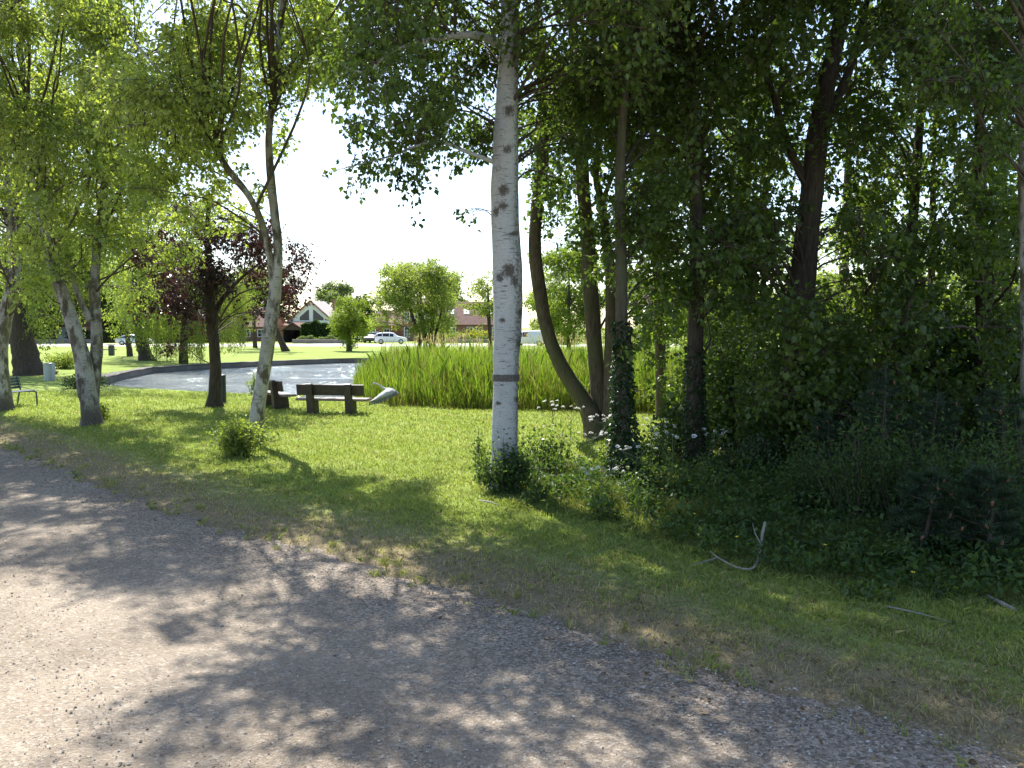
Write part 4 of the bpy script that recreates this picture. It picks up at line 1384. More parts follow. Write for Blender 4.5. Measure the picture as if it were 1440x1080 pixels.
grove_tree('dark straight trunk second from the right edge', 14.2, [(1392, 645, 24), (1388, 580, 21), (1384, 500, 20), (1382, 420, 19), (1380, 330, 17), (1378, 220, 14), (1375, 80, 10), (1370, -100, 4)],
           [(1320, 160, 1480, 340, 12.5, 17, 20, 0.35, 0.6), (1330, 340, 1480, 470, 13, 17, 16, 0.3, 0.5), (1320, -80, 1520, 160, 12, 17, 22, 0.45, 0.75), (1300, -380, 1560, -80, 11.5, 16, 26, 0.6, 0.95), (1320, 260, 1460, 600, 11, 13.4, 26, 0.3, 0.5)], 346)
grove_tree('pale grey birch trunk just entering at the right edge', 10.5, [(1462, 740, 46), (1460, 600, 42), (1458, 450, 40), (1456, 330, 39), (1454, 220, 37), (1452, 100, 33), (1450, -60, 26), (1450, -300, 12)],
           [(1300, -60, 1480, 120, 9, 12.5, 18, 0.35, 0.55), (1380, 100, 1520, 260, 9.5, 12, 10, 0.3, 0.45), (1250, -460, 1560, -60, 8.5, 13, 34, 0.45, 0.75)], 347, bark='birch_old', size=0.065, dens=560)
grove_tree('twin leaf laden tree filling the back of the thicket, left', 24, [(1180, 572, 18), (1182, 500, 16), (1186, 400, 14), (1190, 300, 12), (1196, 150, 6)],
           [(1110, 300, 1260, 430, 22, 27, 12, 0.5, 0.75), (1110, 430, 1260, 540, 22, 26, 16, 0.45, 0.7)], 348, leafm='leaf_far', twigs=False)
grove_tree('leaf laden tree filling the back of the thicket, right', 25, [(1420, 568, 18), (1418, 500, 16), (1414, 400, 14), (1410, 300, 12), (1405, 150, 6)],
           [(1330, 320, 1480, 430, 23, 28, 10, 0.5, 0.75), (1330, 430, 1480, 540, 23, 27, 12, 0.45, 0.7)], 349, leafm='leaf_far', twigs=False)

# ------------------------------------------------------------------ shrubs
def shrub(name, label, base, rx, ry, h, n, size, leafm, seed, dens_r=0.5, width=0.65, stems=9, z0=0.05, cat='shrub', stemr=0.008):
    g = np.random.default_rng(seed)
    base = np.asarray(base, float)
    root = thing(name, label, cat, base)
    ms, ml = MB(), MB()
    for k in range(stems):
        a = g.random() * 2 * pi
        q = math.sqrt(g.random())
        e = base + np.array([rx * q * math.cos(a), ry * q * math.sin(a), h * g.uniform(0.55, 1.0) * (1 - 0.35 * q)])
        s = base + np.array([rx * 0.25 * q * math.cos(a), ry * 0.25 * q * math.sin(a), -0.03])
        m = 0.5 * (s + e) + np.array([0, 0, 0.1 * h]) + g.normal(size=3) * 0.04
        ms.tube([s, m, e], [stemr, stemr * 0.75, stemr * 0.35], 5, 9, cap=False)
        nn = int(n / stems)
        t = np.clip(g.random(nn) ** 0.7, 0, 1)[:, None]
        C = np.where(t < 0.5, s + (m - s) * t * 2, m + (e - m) * (t * 2 - 1)) + g.normal(size=(nn, 3)) * np.array([rx, ry, h * 0.6]) * 0.17
        C[:, 2] = np.maximum(C[:, 2], base[2] + z0)
        D = g.normal(size=(nn, 3)) * 0.8 + (C - base) / (h + 0.1) * 0.5
        D[:, 2] -= 0.4
        ml.leaves(C, D, size * (0.6 + 0.8 * g.random(nn)), width, np.clip(0.5 * g.random() + 0.55 * g.random(nn), 0, 1), g=g)
    ms.build('stem', M['twig'], root, base)
    ml.build('foliage', leafm, root, base)
    return root


shrub('bush', 'leafy bush of sprouts round the foot of the leaning birch', G(341, 642), 0.58, 0.45, 0.85, 3200, 0.062, M['leaf_far'], 401, stems=30)
shrub('bush', 'dark leafy bush wrapping the foot of the big white birch', G(712, 695), 0.42, 0.3, 0.85, 3000, 0.05, M['leaf_dark'], 402, stems=34)
shrub('sapling', 'airy leafy sapling sprouting left of the big white birch', G(672, 676), 0.16, 0.16, 0.95, 300, 0.055, M['leaf_grove'], 403, stems=6)
shrub('sapling', 'airy spray of heart shaped leaves right of the big white birch', G(768, 668), 0.55, 0.3, 1.05, 560, 0.07, M['leaf_grove'], 404, stems=10)
shrub('bush', 'small pale leafed bush at the foot of the forked birch', G(144, 590), 0.22, 0.2, 0.55, 420, 0.07, M['leaf_far'], 405, stems=8)
shrub('bush', 'dark round bush behind the forked birch at the pond edge', G(122, 546), 0.85, 0.6, 0.62, 2600, 0.08, M['leaf_hedge'], 406, stems=40)
shrub('bush', 'rounded olive bush behind the grey bollard', G(90, 519), 1.0, 0.9, 1.15, 2200, 0.11, M['leaf_far'], 407, stems=30)
shrub('bush', 'low leafy tuft overhanging the pond edge beside the leaning birch', G(357, 555), 0.25, 0.25, 0.75, 360, 0.08, M['leaf_far'], 408, stems=8)
shrub('sapling', 'maple sapling with lighter leaves in front of the thick trunk', G(1085, 672), 0.95, 0.5, 2.35, 2400, 0.085, M['leaf_grove'], 409, width=0.9, stems=18, z0=0.4, stemr=0.011)
shrub('sapling', 'upper maple sapling with lit leaves right of the thick trunk', G(1165, 668), 0.8, 0.5, 2.75, 1800, 0.085, M['leaf_grove'], 410, width=0.9, stems=14, z0=0.6, stemr=0.011)
shrub('bush', 'black green bush low down between the two dark trunks', G(1050, 682), 0.65, 0.5, 0.95, 1800, 0.055, M['leaf_ivy'], 411, stems=24)
shrub('bush', 'low herbaceous bush in front of the thick trunk', G(1130, 705), 0.7, 0.45, 0.7, 1600, 0.06, M['leaf_dark'], 412, stems=24)
shrub('bush', 'tangled dark bush in the middle of the thicket', G(1245, 672), 1.1, 0.6, 1.9, 3600, 0.065, M['leaf_dark'], 413, stems=30, stemr=0.01)
shrub('bush', 'tangled dark bush filling the right of the thicket', G(1385, 668), 1.1, 0.7, 2.2, 3800, 0.065, M['leaf_dark'], 414, stems=30, stemr=0.01)
shrub('bush', 'tall dark bush at the far right edge of the thicket', G(1500, 690), 1.0, 0.7, 2.3, 3400, 0.065, M['leaf_dark'], 415, stems=26, stemr=0.01)
shrub('bush', 'shaded leafy bush behind the straight ivied trunk', G(1010, 628), 0.8, 0.5, 1.1, 1700, 0.07, M['leaf_dark'], 416, stems=22)
shrub('bush', 'small leafy bush right of the ivied foot of the multi stem tree', G(925, 655), 0.4, 0.35, 0.8, 700, 0.065, M['leaf_dark'], 417, stems=12)
shrub('bush', 'wide leafy bush at the back of the thicket, open to the lawn', G(1190, 622), 1.5, 0.7, 1.3, 2400, 0.08, M['leaf_grove'], 418, stems=26)
shrub('bush', 'leafy bush at the back of the thicket near the right edge', G(1380, 625), 1.6, 0.7, 1.8, 2800, 0.08, M['leaf_grove'], 419, stems=26)
for k, (px, py, rx, h, lab) in enumerate([(1010, 600, 1.3, 2.2, 'leafy bush screening the water behind the straight ivied trunk'), (1105, 596, 1.6, 2.8, 'tall bush screening the water behind the thick dark trunk'),
                                       (1215, 600, 1.6, 3.0, 'tall bush screening the water right of the thick dark trunk'), (1320, 598, 1.7, 3.0, 'tall bush screening the water behind the tallest pine'), (1440, 600, 1.8, 3.2, 'tall bush screening the water at the right edge')]):
    shrub('bush', lab, G(px, py), rx, 0.9, h, 3400, 0.1, M['leaf_grove'], 440 + k, stems=30, stemr=0.012)
shrub('bush', 'bright low bush on the bank right of the reeds', G(960, 583), 1.2, 0.8, 1.2, 2200, 0.09, M['leaf_bright'], 420, stems=26)
for k, (px, py, hh, lab) in enumerate([(1215, 838, 0.16, 'low fresh green leafy plant at the front of the thicket, left of the stick'), (1345, 842, 0.17, 'low green leafy plant near the grey log at the right'), (1165, 800, 0.2, 'small broadleaf plant right of the forked dead branch'),
                                       (850, 735, 0.22, 'small weedy plant at the front of the long grass below the ivy')]):
    shrub('weed', lab, G(px, py), 0.28, 0.2, hh, 300, 0.05, M['leaf_grove'], 430 + k, stems=9, z0=0.01, cat='plant', stemr=0.004)

for k, (px, py, rx, h, n, lm, lab) in enumerate([
        (1045, 628, 1.0, 3.4, 4200, 'leaf_dark', 'tall hazel filling the gap between the two dark trunks'),
        (1165, 632, 1.1, 3.7, 5200, 'leaf_dark', 'tall hazel right behind the thick dark trunk'),
        (1225, 640, 1.1, 3.3, 5000, 'leaf_grove', 'tall hazel between the thick trunk and the narrow trunk'),
        (1320, 640, 1.2, 3.6, 5400, 'leaf_dark', 'tall hazel right of the narrow trunk'),
        (1410, 645, 1.1, 3.8, 5200, 'leaf_dark', 'tall hazel around the straight trunk near the right edge'),
        (960, 640, 0.6, 1.5, 1500, 'leaf_dark', 'leafy hazel shoots left of the straight ivied trunk'),
        (1105, 655, 0.8, 2.6, 3200, 'leaf_dark', 'hazel shoots wrapping the thick dark trunk')]):
    shrub('hazel', lab, G(px, py), rx, 0.8, h, n, 0.088, M[lm], 460 + k, stems=34, width=0.85, z0=0.3, stemr=0.013)

for k, (px, py, rx, h, lab) in enumerate([(1140, 735, 0.55, 1.2, 'dark brushy bush at the left of the pines'), (1205, 752, 0.55, 1.5, 'dark brushy bush between the two left pines'), (1268, 758, 0.6, 1.6, 'dark brushy bush between the tallest pine and the bushy pine'),
                                       (1345, 770, 0.6, 1.6, 'dark brushy bush left of the right edge pine'), (1430, 785, 0.6, 1.75, 'dark brushy bush at the right edge in front of the pale trunk')]):
    shrub('bush', lab, G(px, py), rx, 0.35, h, 2600, 0.055, M['leaf_dark'], 480 + k, stems=40, width=0.4, stemr=0.006)

# leaf litter on verge and road edge
g = np.random.default_rng(77)
pts = vis_points(9000, 3.6, 15, g)
sd_ = edge_dist(pts)
pts = pts[(sd_ > -0.7) & (sd_ < 2.5) & (g.random(len(pts)) < np.exp(-np.abs(sd_ - 0.5) / 1.1) * 0.8)]
n = len(pts)
mb = MB()
D = np.stack([np.cos(g.random(n) * 6.3), np.sin(g.random(n) * 6.3), 0.25 * g.normal(size=n)], 1)
mb.leaves(np.column_stack([pts, np.maximum(ground_z(pts), -0.005) + 0.022]), D, 0.02 + 0.03 * g.random(n), 0.6, g.random(n), g=g)
stuff(mb.build('leaf_litter', M['litter']), 'small dry fallen leaves scattered along the verge', 'leaf litter')

# ------------------------------------------------------------------ young pines with orange cones
def cone_mesh():
    mb = MB()
    mb.tube([(0, 0, 0), (0, 0, 0.02), (0, 0, 0.045), (0, 0, 0.06)], [0.008, 0.017, 0.013, 0.003], 8, 10)
    return mb


_cone = None


def pine(label, base, h, rad, seed, ncone):
    global _cone
    g = np.random.default_rng(seed)
    base = np.asarray(base, float)
    root = thing('young_pine', label, 'pine', base, 'young pines in the thicket')
    mt, ml = MB(), MB()
    top = base + np.array([g.normal() * 0.08, g.normal() * 0.05, h])
    mt.tube([base - np.array([0, 0, 0.05]), 0.5 * (base + top) + g.normal(size=3) * 0.03, top], [0.028, 0.02, 0.006], 8, 14)
    tips = [top]
    A, D = [], []
    for k in range(26):
        t = 0.15 + 0.8 * k / 26
        o = base + (top - base) * t
        a = k * 2.4 + g.normal() * 0.3
        L = rad * (1.1 - 0.8 * t) * g.uniform(0.7, 1.15)
        e = o + np.array([math.cos(a) * L, math.sin(a) * L, L * 0.35])
        m = 0.5 * (o + e) - np.array([0, 0, 0.05 * L])
        mt.tube([o, m, e], [0.010, 0.007, 0.004], 5, 7, cap=False)
        tips.append(e)
        nn = 230
        tt = (0.25 + 0.75 * g.random(nn))[:, None]
        A.append(o + (e - o) * tt)
        dd = (e - o) / L * 0.5 + g.normal(size=(nn, 3)) * 0.55
        dd[:, 2] += 0.35
        D.append(dd)
    nn = 420
    A.append(base + (top - base) * (0.3 + 0.7 * g.random((nn, 1))))
    dd = g.normal(size=(nn, 3)) * 0.6
    dd[:, 2] += 0.5
    D.append(dd)
    A, D = np.concatenate(A), np.concatenate(D)
    ml.leaves(A, D, 0.075 + 0.045 * g.random(len(A)), 0.075, g.random(len(A)), fold=0.0, g=g)
    mt.build('trunk', M['twig'], root, base)
    ml.build('needles', M['needle'], root, base)
    order = sorted(range(len(tips)), key=lambda i: tips[i][1])
    for i in order[:ncone]:
        if _cone is None:
            o = cone_mesh().build('cone', M['cone'], root)
            _cone = o
        else:
            o = _cone.copy()
            COL.objects.link(o)
            o.parent = root
        o.location = tips[i] - base - np.array([0, 0, 0.012])
        o.rotation_euler = (g.normal() * 0.3, g.normal() * 0.3, g.random() * 6)
        sc_ = g.uniform(0.65, 1.1)
        o.scale = (sc_, sc_, sc_)
    return root


pine('young pine with upright shoots left of the tangled bush, nearest the thick trunk', G(1170, 715), 1.3, 0.45, 501, 8)
pine('tallest young pine with reddish cones in the middle of the thicket', G(1238, 722), 1.9, 0.6, 502, 10)
pine('bushy young pine with many reddish cones right of the tallest pine', G(1305, 728), 1.6, 0.65, 503, 12)
pine('young pine with reddish cones at the right edge of the thicket', G(1400, 742), 1.7, 0.6, 504, 11)
pine('short young pine in front, at the brown gap of the thicket', G(1290, 790), 0.95, 0.45, 505, 7)
pine('short young pine in front, nearest the right edge', G(1385, 800), 1.0, 0.45, 506, 6)

# ------------------------------------------------------------------ cow parsley
def umbel_mesh():
    g = np.random.default_rng(3)
    mb = MB()
    pts = []
    for k in range(16):
        a, q = g.random() * 6.28, 0.042 * math.sqrt(g.random())
        c = np.array([q * math.cos(a), q * math.sin(a), 0.035 - q * q * 14])
        for j in range(7):
            b, w = g.random() * 6.28, 0.012 * math.sqrt(g.random())
            p = c + np.array([w * math.cos(b), w * math.sin(b), g.normal() * 0.006])
            s = 0.0052
            an = g.random() * 3
            mb.add([p + s * np.array([math.cos(an + i * pi / 2), math.sin(an + i * pi / 2), 0.6 * math.sin(i * pi / 2 + an * 3)]) for i in range(4)], [[0, 1, 2, 3]])
    return mb


_umbel = None


def parsley(label, base, h, seed):
    global _umbel
    g = np.random.default_rng(seed)
    base = np.asarray(base, float)
    root = thing('cow_parsley', label, 'wild flower', base, 'white umbels of cow parsley')
    ms, ml = MB(), MB()
    top = base + np.array([g.normal() * 0.05, g.normal() * 0.05, h])
    ms.tube([base, 0.5 * (base + top) + g.normal(size=3) * 0.015, top], [0.006, 0.005, 0.003], 6, 10, cap=False)
    ends = [top]
    for k in range(8):
        t = g.uniform(0.6, 0.95)
        s = base + (top - base) * t
        a = g.random() * 6.28
        e = s + np.array([math.cos(a) * 0.26 * g.uniform(0.5, 1.2), math.sin(a) * 0.2 * g.uniform(0.5, 1.2), h * (1.02 - t) * g.uniform(0.6, 1.0)])
        ms.tube([s, 0.5 * (s + e) - np.array([0, 0, 0.02]), e], [0.003, 0.0025, 0.002], 4, 6, cap=False)
        ends.append(e)
    ml_n = 90
    C = base + (top - base) * (0.1 + 0.55 * g.random((ml_n, 1))) + g.normal(size=(ml_n, 3)) * np.array([0.1, 0.1, 0.03])
    ml.leaves(C, g.normal(size=(ml_n, 3)), 0.05 + 0.03 * g.random(ml_n), 0.4, g.random(ml_n), g=g)
    ms.build('stem', M['stem'], root, base)
    ml.build('foliage', M['leaf_grove'], root, base)
    for e in ends:
        if _umbel is None:
            o = umbel_mesh().build('umbel', M['petal'], root)
            _umbel = o
        else:
            o = _umbel.copy()
            COL.objects.link(o)
            o.parent = root
        o.location = e - base
        s = g.uniform(0.45, 0.85)
        o.scale = (s, s, s)
        o.rotation_euler = (g.normal() * 0.25, g.normal() * 0.25, g.random() * 6)


for k, (px, pyt, pyb, lab) in enumerate([
        (778, 566, 650, 'cow parsley standing furthest left, behind the leafy sapling'),
        (800, 572, 648, 'cow parsley between the leafy sapling and the curved stem'),
        (846, 585, 668, 'tallest cow parsley in front of the multi stem tree'),
        (862, 585, 670, 'cow parsley against the left edge of the dense ivy'),
        (838, 610, 672, 'shorter cow parsley at the foot of the multi stem tree'),
        (890, 628, 706, 'low cow parsley in front of the ivied foot'),
        (915, 590, 668, 'cow parsley just right of the ivied foot'),
        (935, 600, 664, 'cow parsley between the two ivied trunks'),
        (960, 575, 650, 'tall cow parsley touching the straight ivied trunk on the left'),
        (940, 612, 706, 'solitary cow parsley leaning out in the long grass between two ivied trunks'),
        (996, 606, 680, 'cow parsley on the right side of the straight ivied trunk'),
        (842, 660, 728, 'lowest pale cow parsley in the grass below the ivy')]):
    b = G(px, pyb)
    h = P(px, pyt, b[1])[2]
    parsley(lab, b, h, 600 + k)

# buttercups
_but = None
for k, (px, py, lab) in enumerate([(1026, 700, 'yellow buttercup under the black green bush'), (1152, 690, 'upper yellow buttercup before the thick trunk'), (1156, 702, 'lower yellow buttercup before the thick trunk'),
                                   (975, 745, 'yellow buttercup near the left end of the dead branch'), (1034, 782, 'yellow buttercup below the forked dead branch'), (1160, 795, 'yellow buttercup beside the small broadleaf plant'),
                                   (1284, 838, 'yellow buttercup at the foot of the young pines'), (930, 705, 'yellow buttercup in the grass under the straight ivied trunk')]):
    b = G(px, py + 12)
    root = thing('buttercup', lab, 'wild flower', b, 'yellow buttercups in the long grass')
    if _but is None:
        ms = MB()
        ms.tube([(0, 0, 0), (0.01, 0, 0.15), (0, 0.01, 0.28)], [0.003, 0.002, 0.0015], 5, 6)
        o1 = ms.build('stem', M['stem'], root)
        mp = MB()
        for i in range(5):
            a = i * 2 * pi / 5
            r = 0.016
            mp.add([(0, 0.01, 0.28), (r * math.cos(a - 0.5), r * math.sin(a - 0.5) + 0.01, 0.286), (1.3 * r * math.cos(a), 1.3 * r * math.sin(a) + 0.01, 0.292), (r * math.cos(a + 0.5), r * math.sin(a + 0.5) + 0.01, 0.286)], [[0, 1, 2, 3]])
        o2 = mp.build('petals', M['yellow_petal'], root)
        _but = (o1, o2)
    else:
        for o in _but:
            c = o.copy()
            COL.objects.link(c)
            c.parent = root
    root.rotation_euler = (0, 0, k * 1.3)

# ------------------------------------------------------------------ dead branches on the ground
def deadwood(name, label, path, rad, forks=()):
    base = np.array(path[0], float)
    base[2] = 0
    mb = MB()
    mb.tube(path, rad, 8, len(path) * 6, wob=0.06, seed=len(path))
    for pth, r in forks:
        mb.tube(pth, r, 6, len(pth) * 4, wob=0.05)
    o = mb.build(name, M['deadwood'], None, base)
    o['label'] = label
    o['category'] = 'branch'
    return o


Yd = depth_of(795)
deadwood('dead_branch', 'bare grey dead branch lying curved with one end sticking up', [P(1076, 734, Yd + 0.1), P(1072, 752, Yd + 0.05), P(1068, 780, Yd), G(1058, 799, 0.10), G(1035, 797, 0.11), G(1010, 784, 0.13), P(996, 773, Yd + 0.3)],
         [0.013, 0.014, 0.014, 0.010, 0.009, 0.008, 0.006],
         [([P(1070, 765, Yd), P(1062, 750, Yd + 0.1), P(1058, 735, Yd + 0.15)], [0.008, 0.006, 0.003]), ([G(1010, 784, 0.12), G(990, 790, 0.10), G(972, 795, 0.08)], [0.009, 0.007, 0.003])])
deadwood('dead_stick', 'thin straight bare stick lying on the grass before the pines', [G(1248, 853, 0.05), G(1290, 862, 0.05), G(1338, 875, 0.04)], [0.008, 0.007, 0.004])
deadwood('dead_log', 'short thick grey stick lying at the right edge', [G(1388, 838, 0.04), G(1408, 848, 0.05), G(1428, 858, 0.04)], [0.014, 0.018, 0.017])
deadwood('dead_stick', 'bleached twig lying at the foot of the big white birch', [G(674, 704, 0.04), G(688, 706, 0.06), G(702, 711, 0.03)], [0.010, 0.012, 0.006])

# ------------------------------------------------------------------ benches
def trestle(mb, x, rot_frame):
    pass


def bench(label, c, rot, L):
    c = np.asarray(c, float)
    root = thing('park_bench', label, 'bench', c, 'heavy dark benches facing the pond')
    root.rotation_euler = (0, 0, rot)
    # local: x along the bench, camera side is -y (the back), seat on +y
    for sx in (-0.27 * L, 0.27 * L):
        mb = MB()
        prof = [(-0.13, 0.0), (0.34, 0.0), (0.30, 0.34), (0.02, 0.36), (-0.06, 0.80), (-0.09, 0.845), (-0.14, 0.86), (-0.19, 0.84), (-0.21, 0.79), (-0.15, 0.36)]
        w = 0.085
        n = len(prof)
        V = [(sx - w, y, z) for y, z in prof] + [(sx + w, y, z) for y, z in prof]
        mb.add(V, [[i, (i + 1) % n, n + (i + 1) % n, n + i] for i in range(n)])
        mb.add(V[:n], [list(range(n - 1, -1, -1))])
        mb.add(V[n:], [list(range(n))])
        mb.build('support', M['bench_wood'], root)
    tilt = [[1, 0, 0], [0, math.cos(0.17), -math.sin(0.17)], [0, math.sin(0.17), math.cos(0.17)]]
    mb = MB()
    mb.box((0, -0.015, 0.675), (L * 0.94, 0.075, 0.30), 0, tilt)
    mb.build('backrest', M['bench_wood'], root)
    mb = MB()
    mb.bevel_box((0.0, 0.22, 0.40), (L, 0.42, 0.07), 0.012)
    mb.build('seat', M['bench_seat'], root)
    return root


bR = G(465, 582.5)
bench('right dark wooden bench seen from behind, fully clear of the birch trunk', bR, math.radians(-9), 2.05)
bL = G(381, 573)
bench('left dark wooden bench turned end on, its far half hidden by the birch trunk', bL, math.radians(-50), 1.75)

# blue metal bench at the left edge
c = G(4, 572)
root = thing('metal_bench', 'blue metal bench behind the birch at the left edge', 'bench', c)
root.rotation_euler = (0, 0, math.radians(78))
for sx in (-0.65, 0.65):
    mb = MB()
    mb.tube([(sx, -0.62, 0.0), (sx, -0.60, 0.36), (sx, -0.54, 0.43), (sx, -0.15, 0.42), (sx, -0.05, 0.46), (sx, 0.02, 0.62), (sx, 0.08, 0.88)], [0.024] * 7, 8, 30)
    mb.tube([(sx, 0.0, 0.43), (sx, 0.06, 0.2), (sx, 0.1, 0.0)], [0.024] * 3, 8, 8)
    mb.build('leg', M['metal_blue'], root)
mb = MB()
for k in range(5):
    mb.bevel_box((0, -0.52 + k * 0.1, 0.455), (1.5, 0.08, 0.022), 0.008)
mb.build('seat', M['metal_blue'], root)
mb = MB()
for k in range(4):
    mb.bevel_box((0, 0.025 + k * 0.02, 0.55 + 0.09 * k), (1.5, 0.022, 0.07), 0.008)
mb.build('backrest', M['metal_blue'], root)

# ------------------------------------------------------------------ bollards and bins
def bollard(name, label, c, r, h, mat, cap=0.02, seed=0, cat='bollard'):
    root = thing(name, label, cat, c)
    mb = MB()
    mb.tube([(0, 0, -0.05), (0, 0, h * 0.3), (0, 0, h * 0.7), (0, 0, h - 0.05)], [r, r, r, r], 24, 10)
    mb.build('body', mat, root)
    mb = MB()
    mb.tube([(0, 0, h - 0.05), (0, 0, h - 0.02), (0, 0, h), (0, 0, h + cap)], [r * 1.06, r * 1.08, r * 1.02, r * 0.4], 24, 10)
    mb.build('lid', mat, root)
    return root


bollard('bollard', 'pale grey cylinder bollard on the lawn by the old tree', G(70, 535), 0.23, 0.78, M['metal_grey'])
bollard('litter_post', 'dark blue green post tight behind the purple beech trunk', G(313.5, 566), 0.105, 0.88, M['metal_dark'], cat='post')
# black bin far bank with dark bench
c = G(157, 500)
root = thing('litter_bin', 'black litter bin on the far left bank', 'litter bin', c)
mb = MB()
mb.bevel_box((0, 0, 0.42), (0.40, 0.40, 0.84), 0.05)
mb.build('body', M['metal_dark'], root)
mb = MB()
mb.bevel_box((0, 0, 0.90), (0.5, 0.5, 0.09), 0.03)
mb.build('lid', M['metal_dark'], root)
c = G(150, 499)
root = thing('low_bench', 'low dark backless bench beside the black litter bin', 'bench', c + np.array([-0.2, 0.5, 0]))
for sx in (-0.5, 0.5):
    mb = MB()
    mb.box((sx, 0, 0.2), (0.1, 0.34, 0.4))
    mb.build('leg', M['bench_wood'], root)
mb = MB()
mb.bevel_box((0, 0, 0.44), (1.5, 0.42, 0.08), 0.015)
mb.build('seat', M['bench_wood'], root)

# ------------------------------------------------------------------ heron
hc = P(550, 551, 24.3)
root = thing('grey_heron', 'grey heron flying low over the lawn beside the reeds', 'bird', hc)
mb = MB()
path = [(0.24, 0, -0.055), (0.15, 0, -0.02), (0.04, 0, 0.02), (-0.08, 0, 0.045), (-0.17, 0, 0.065), (-0.26, -0.01, 0.13), (-0.34, -0.01, 0.195), (-0.41, -0.01, 0.235), (-0.46, -0.01, 0.25), (-0.505, -0.01, 0.262), (-0.54, -0.01, 0.245), (-0.56, -0.01, 0.225)]
rad = [0.012, 0.045, 0.078, 0.085, 0.06, 0.03, 0.024, 0.021, 0.022, 0.030, 0.026, 0.012]
mb.tube(path, rad, 14, 60)


def wing_sheet(mb, lead, trail, th):
    n = len(lead)
    lead, trail = np.array(lead, float), np.array(trail, float)
    nv = np.cross(lead[-1] - lead[0], trail[0] - lead[0])
    nv /= np.linalg.norm(nv)
    S = np.linspace(0, 1, 6)
    grid = lead[:, None] * (1 - S[None, :, None]) + trail[:, None] * S[None, :, None]
    prof = (th * np.sqrt(np.clip(1 - S ** 1.6, 0.02, 1)))[None, :, None] * np.linspace(1, 0.45, n)[:, None, None]
    camber = (0.05 * np.sin(S * pi))[None, :, None] * nv
    top = grid + nv * prof + camber
    bot = grid - nv * prof + camber
    V = np.concatenate([top.reshape(-1, 3), bot.reshape(-1, 3)])
    i0 = np.arange(n * 6).reshape(n, 6)
    q = np.stack([i0[:-1, :-1], i0[1:, :-1], i0[1:, 1:], i0[:-1, 1:]], -1).reshape(-1, 4)
    off = n * 6
    rim = [i0[0, :], i0[-1, :], i0[:, 0], i0[:, -1]]
    f = list(map(list, q)) + [[a + off for a in r[::-1]] for r in q]
    for r in rim:
        for a, b in zip(r[:-1], r[1:]):
            f.append([a, b, b + off, a + off])
    mb.add(V, f, True)


near_lead = [(-0.13, -0.03, 0.085), (-0.22, -0.14, 0.03), (-0.36, -0.24, -0.08), (-0.50, -0.31, -0.20), (-0.60, -0.35, -0.285)]
near_trail = [(0.16, -0.04, 0.0), (0.06, -0.16, -0.06), (-0.12, -0.28, -0.155), (-0.34, -0.35, -0.245), (-0.58, -0.37, -0.295)]
wing_sheet(mb, near_lead, near_trail, 0.014)
far_lead = [(-0.13, 0.03, 0.085), (-0.16, 0.18, 0.08), (-0.20, 0.36, 0.02), (-0.22, 0.52, -0.08), (-0.2, 0.62, -0.16)]
far_trail = [(0.16, 0.04, 0.0), (0.14, 0.2, -0.01), (0.08, 0.38, -0.06), (-0.02, 0.54, -0.13), (-0.16, 0.64, -0.18)]
wing_sheet(mb, far_lead, far_trail, 0.014)
body = mb.build('body', M['heron_grey'], root)
rm = body.modifiers.new('join', 'REMESH')
rm.mode = 'VOXEL'
rm.voxel_size = 0.011
rm.use_smooth_shade = True
for nm, tr, ld in (('near', near_trail, near_lead), ('far', far_trail, far_lead)):
    mb = MB()
    tr, ld = np.array(tr), np.array(ld)
    for k in range(17):
        t = k / 16 * 3.99
        i = int(t)
        a = tr[i] * (1 - (t - i)) + tr[min(4, i + 1)] * (t - i)
        b = ld[i] * (1 - (t - i)) + ld[min(4, i + 1)] * (t - i)
        d = (a - b)
        d /= np.linalg.norm(d) + 1e-6
        sp_ = (tr[min(4, i + 1)] - tr[i])
        sp_ /= np.linalg.norm(sp_) + 1e-6
        L = 0.15 + 0.06 * k / 16
        d = d * 0.65 + sp_ * (0.15 + 0.4 * k / 16) + np.array([0, 0, -0.55])
        s = a - d * 0.05
        L *= 0.75
        mb.add([s - sp_ * 0.026, s + sp_ * 0.03, s + d * L * 0.9 + sp_ * 0.028, s + d * L + sp_ * 0.004, s + d * L * 0.85 - sp_ * 0.024], [[0, 1, 2, 3, 4]])
    mb.build('flight_feathers', M['heron_dark'], root)
mb = MB()
mb.tube([(-0.55, -0.01, 0.235), (-0.59, -0.01, 0.195), (-0.625, -0.01, 0.15)], [0.013, 0.009, 0.002], 8, 8)
mb.build('beak', M['heron_bill'], root)
for y in (-0.025, 0.025):
    mb = MB()
    mb.tube([(0.15, y, -0.05), (0.19, y, -0.13), (0.225, y, -0.19), (0.255, y, -0.27)], [0.013, 0.008, 0.008, 0.006], 6, 10)
    for a in (-0.5, 0.0, 0.5):
        mb.tube([(0.255, y, -0.27), (0.27 + 0.02 * math.cos(a), y + 0.03 * math.sin(a), -0.32), (0.28 + 0.03 * math.cos(a), y + 0.06 * math.sin(a), -0.345)], [0.006, 0.004, 0.002], 5, 5)
    mb.build('leg', M['heron_leg'], root)
# head plume
mb = MB()
mb.tube([(-0.50, -0.01, 0.285), (-0.47, -0.01, 0.305), (-0.44, -0.01, 0.31)], [0.008, 0.005, 0.001], 6, 6)
mb.build('crest', M['heron_dark'], root)

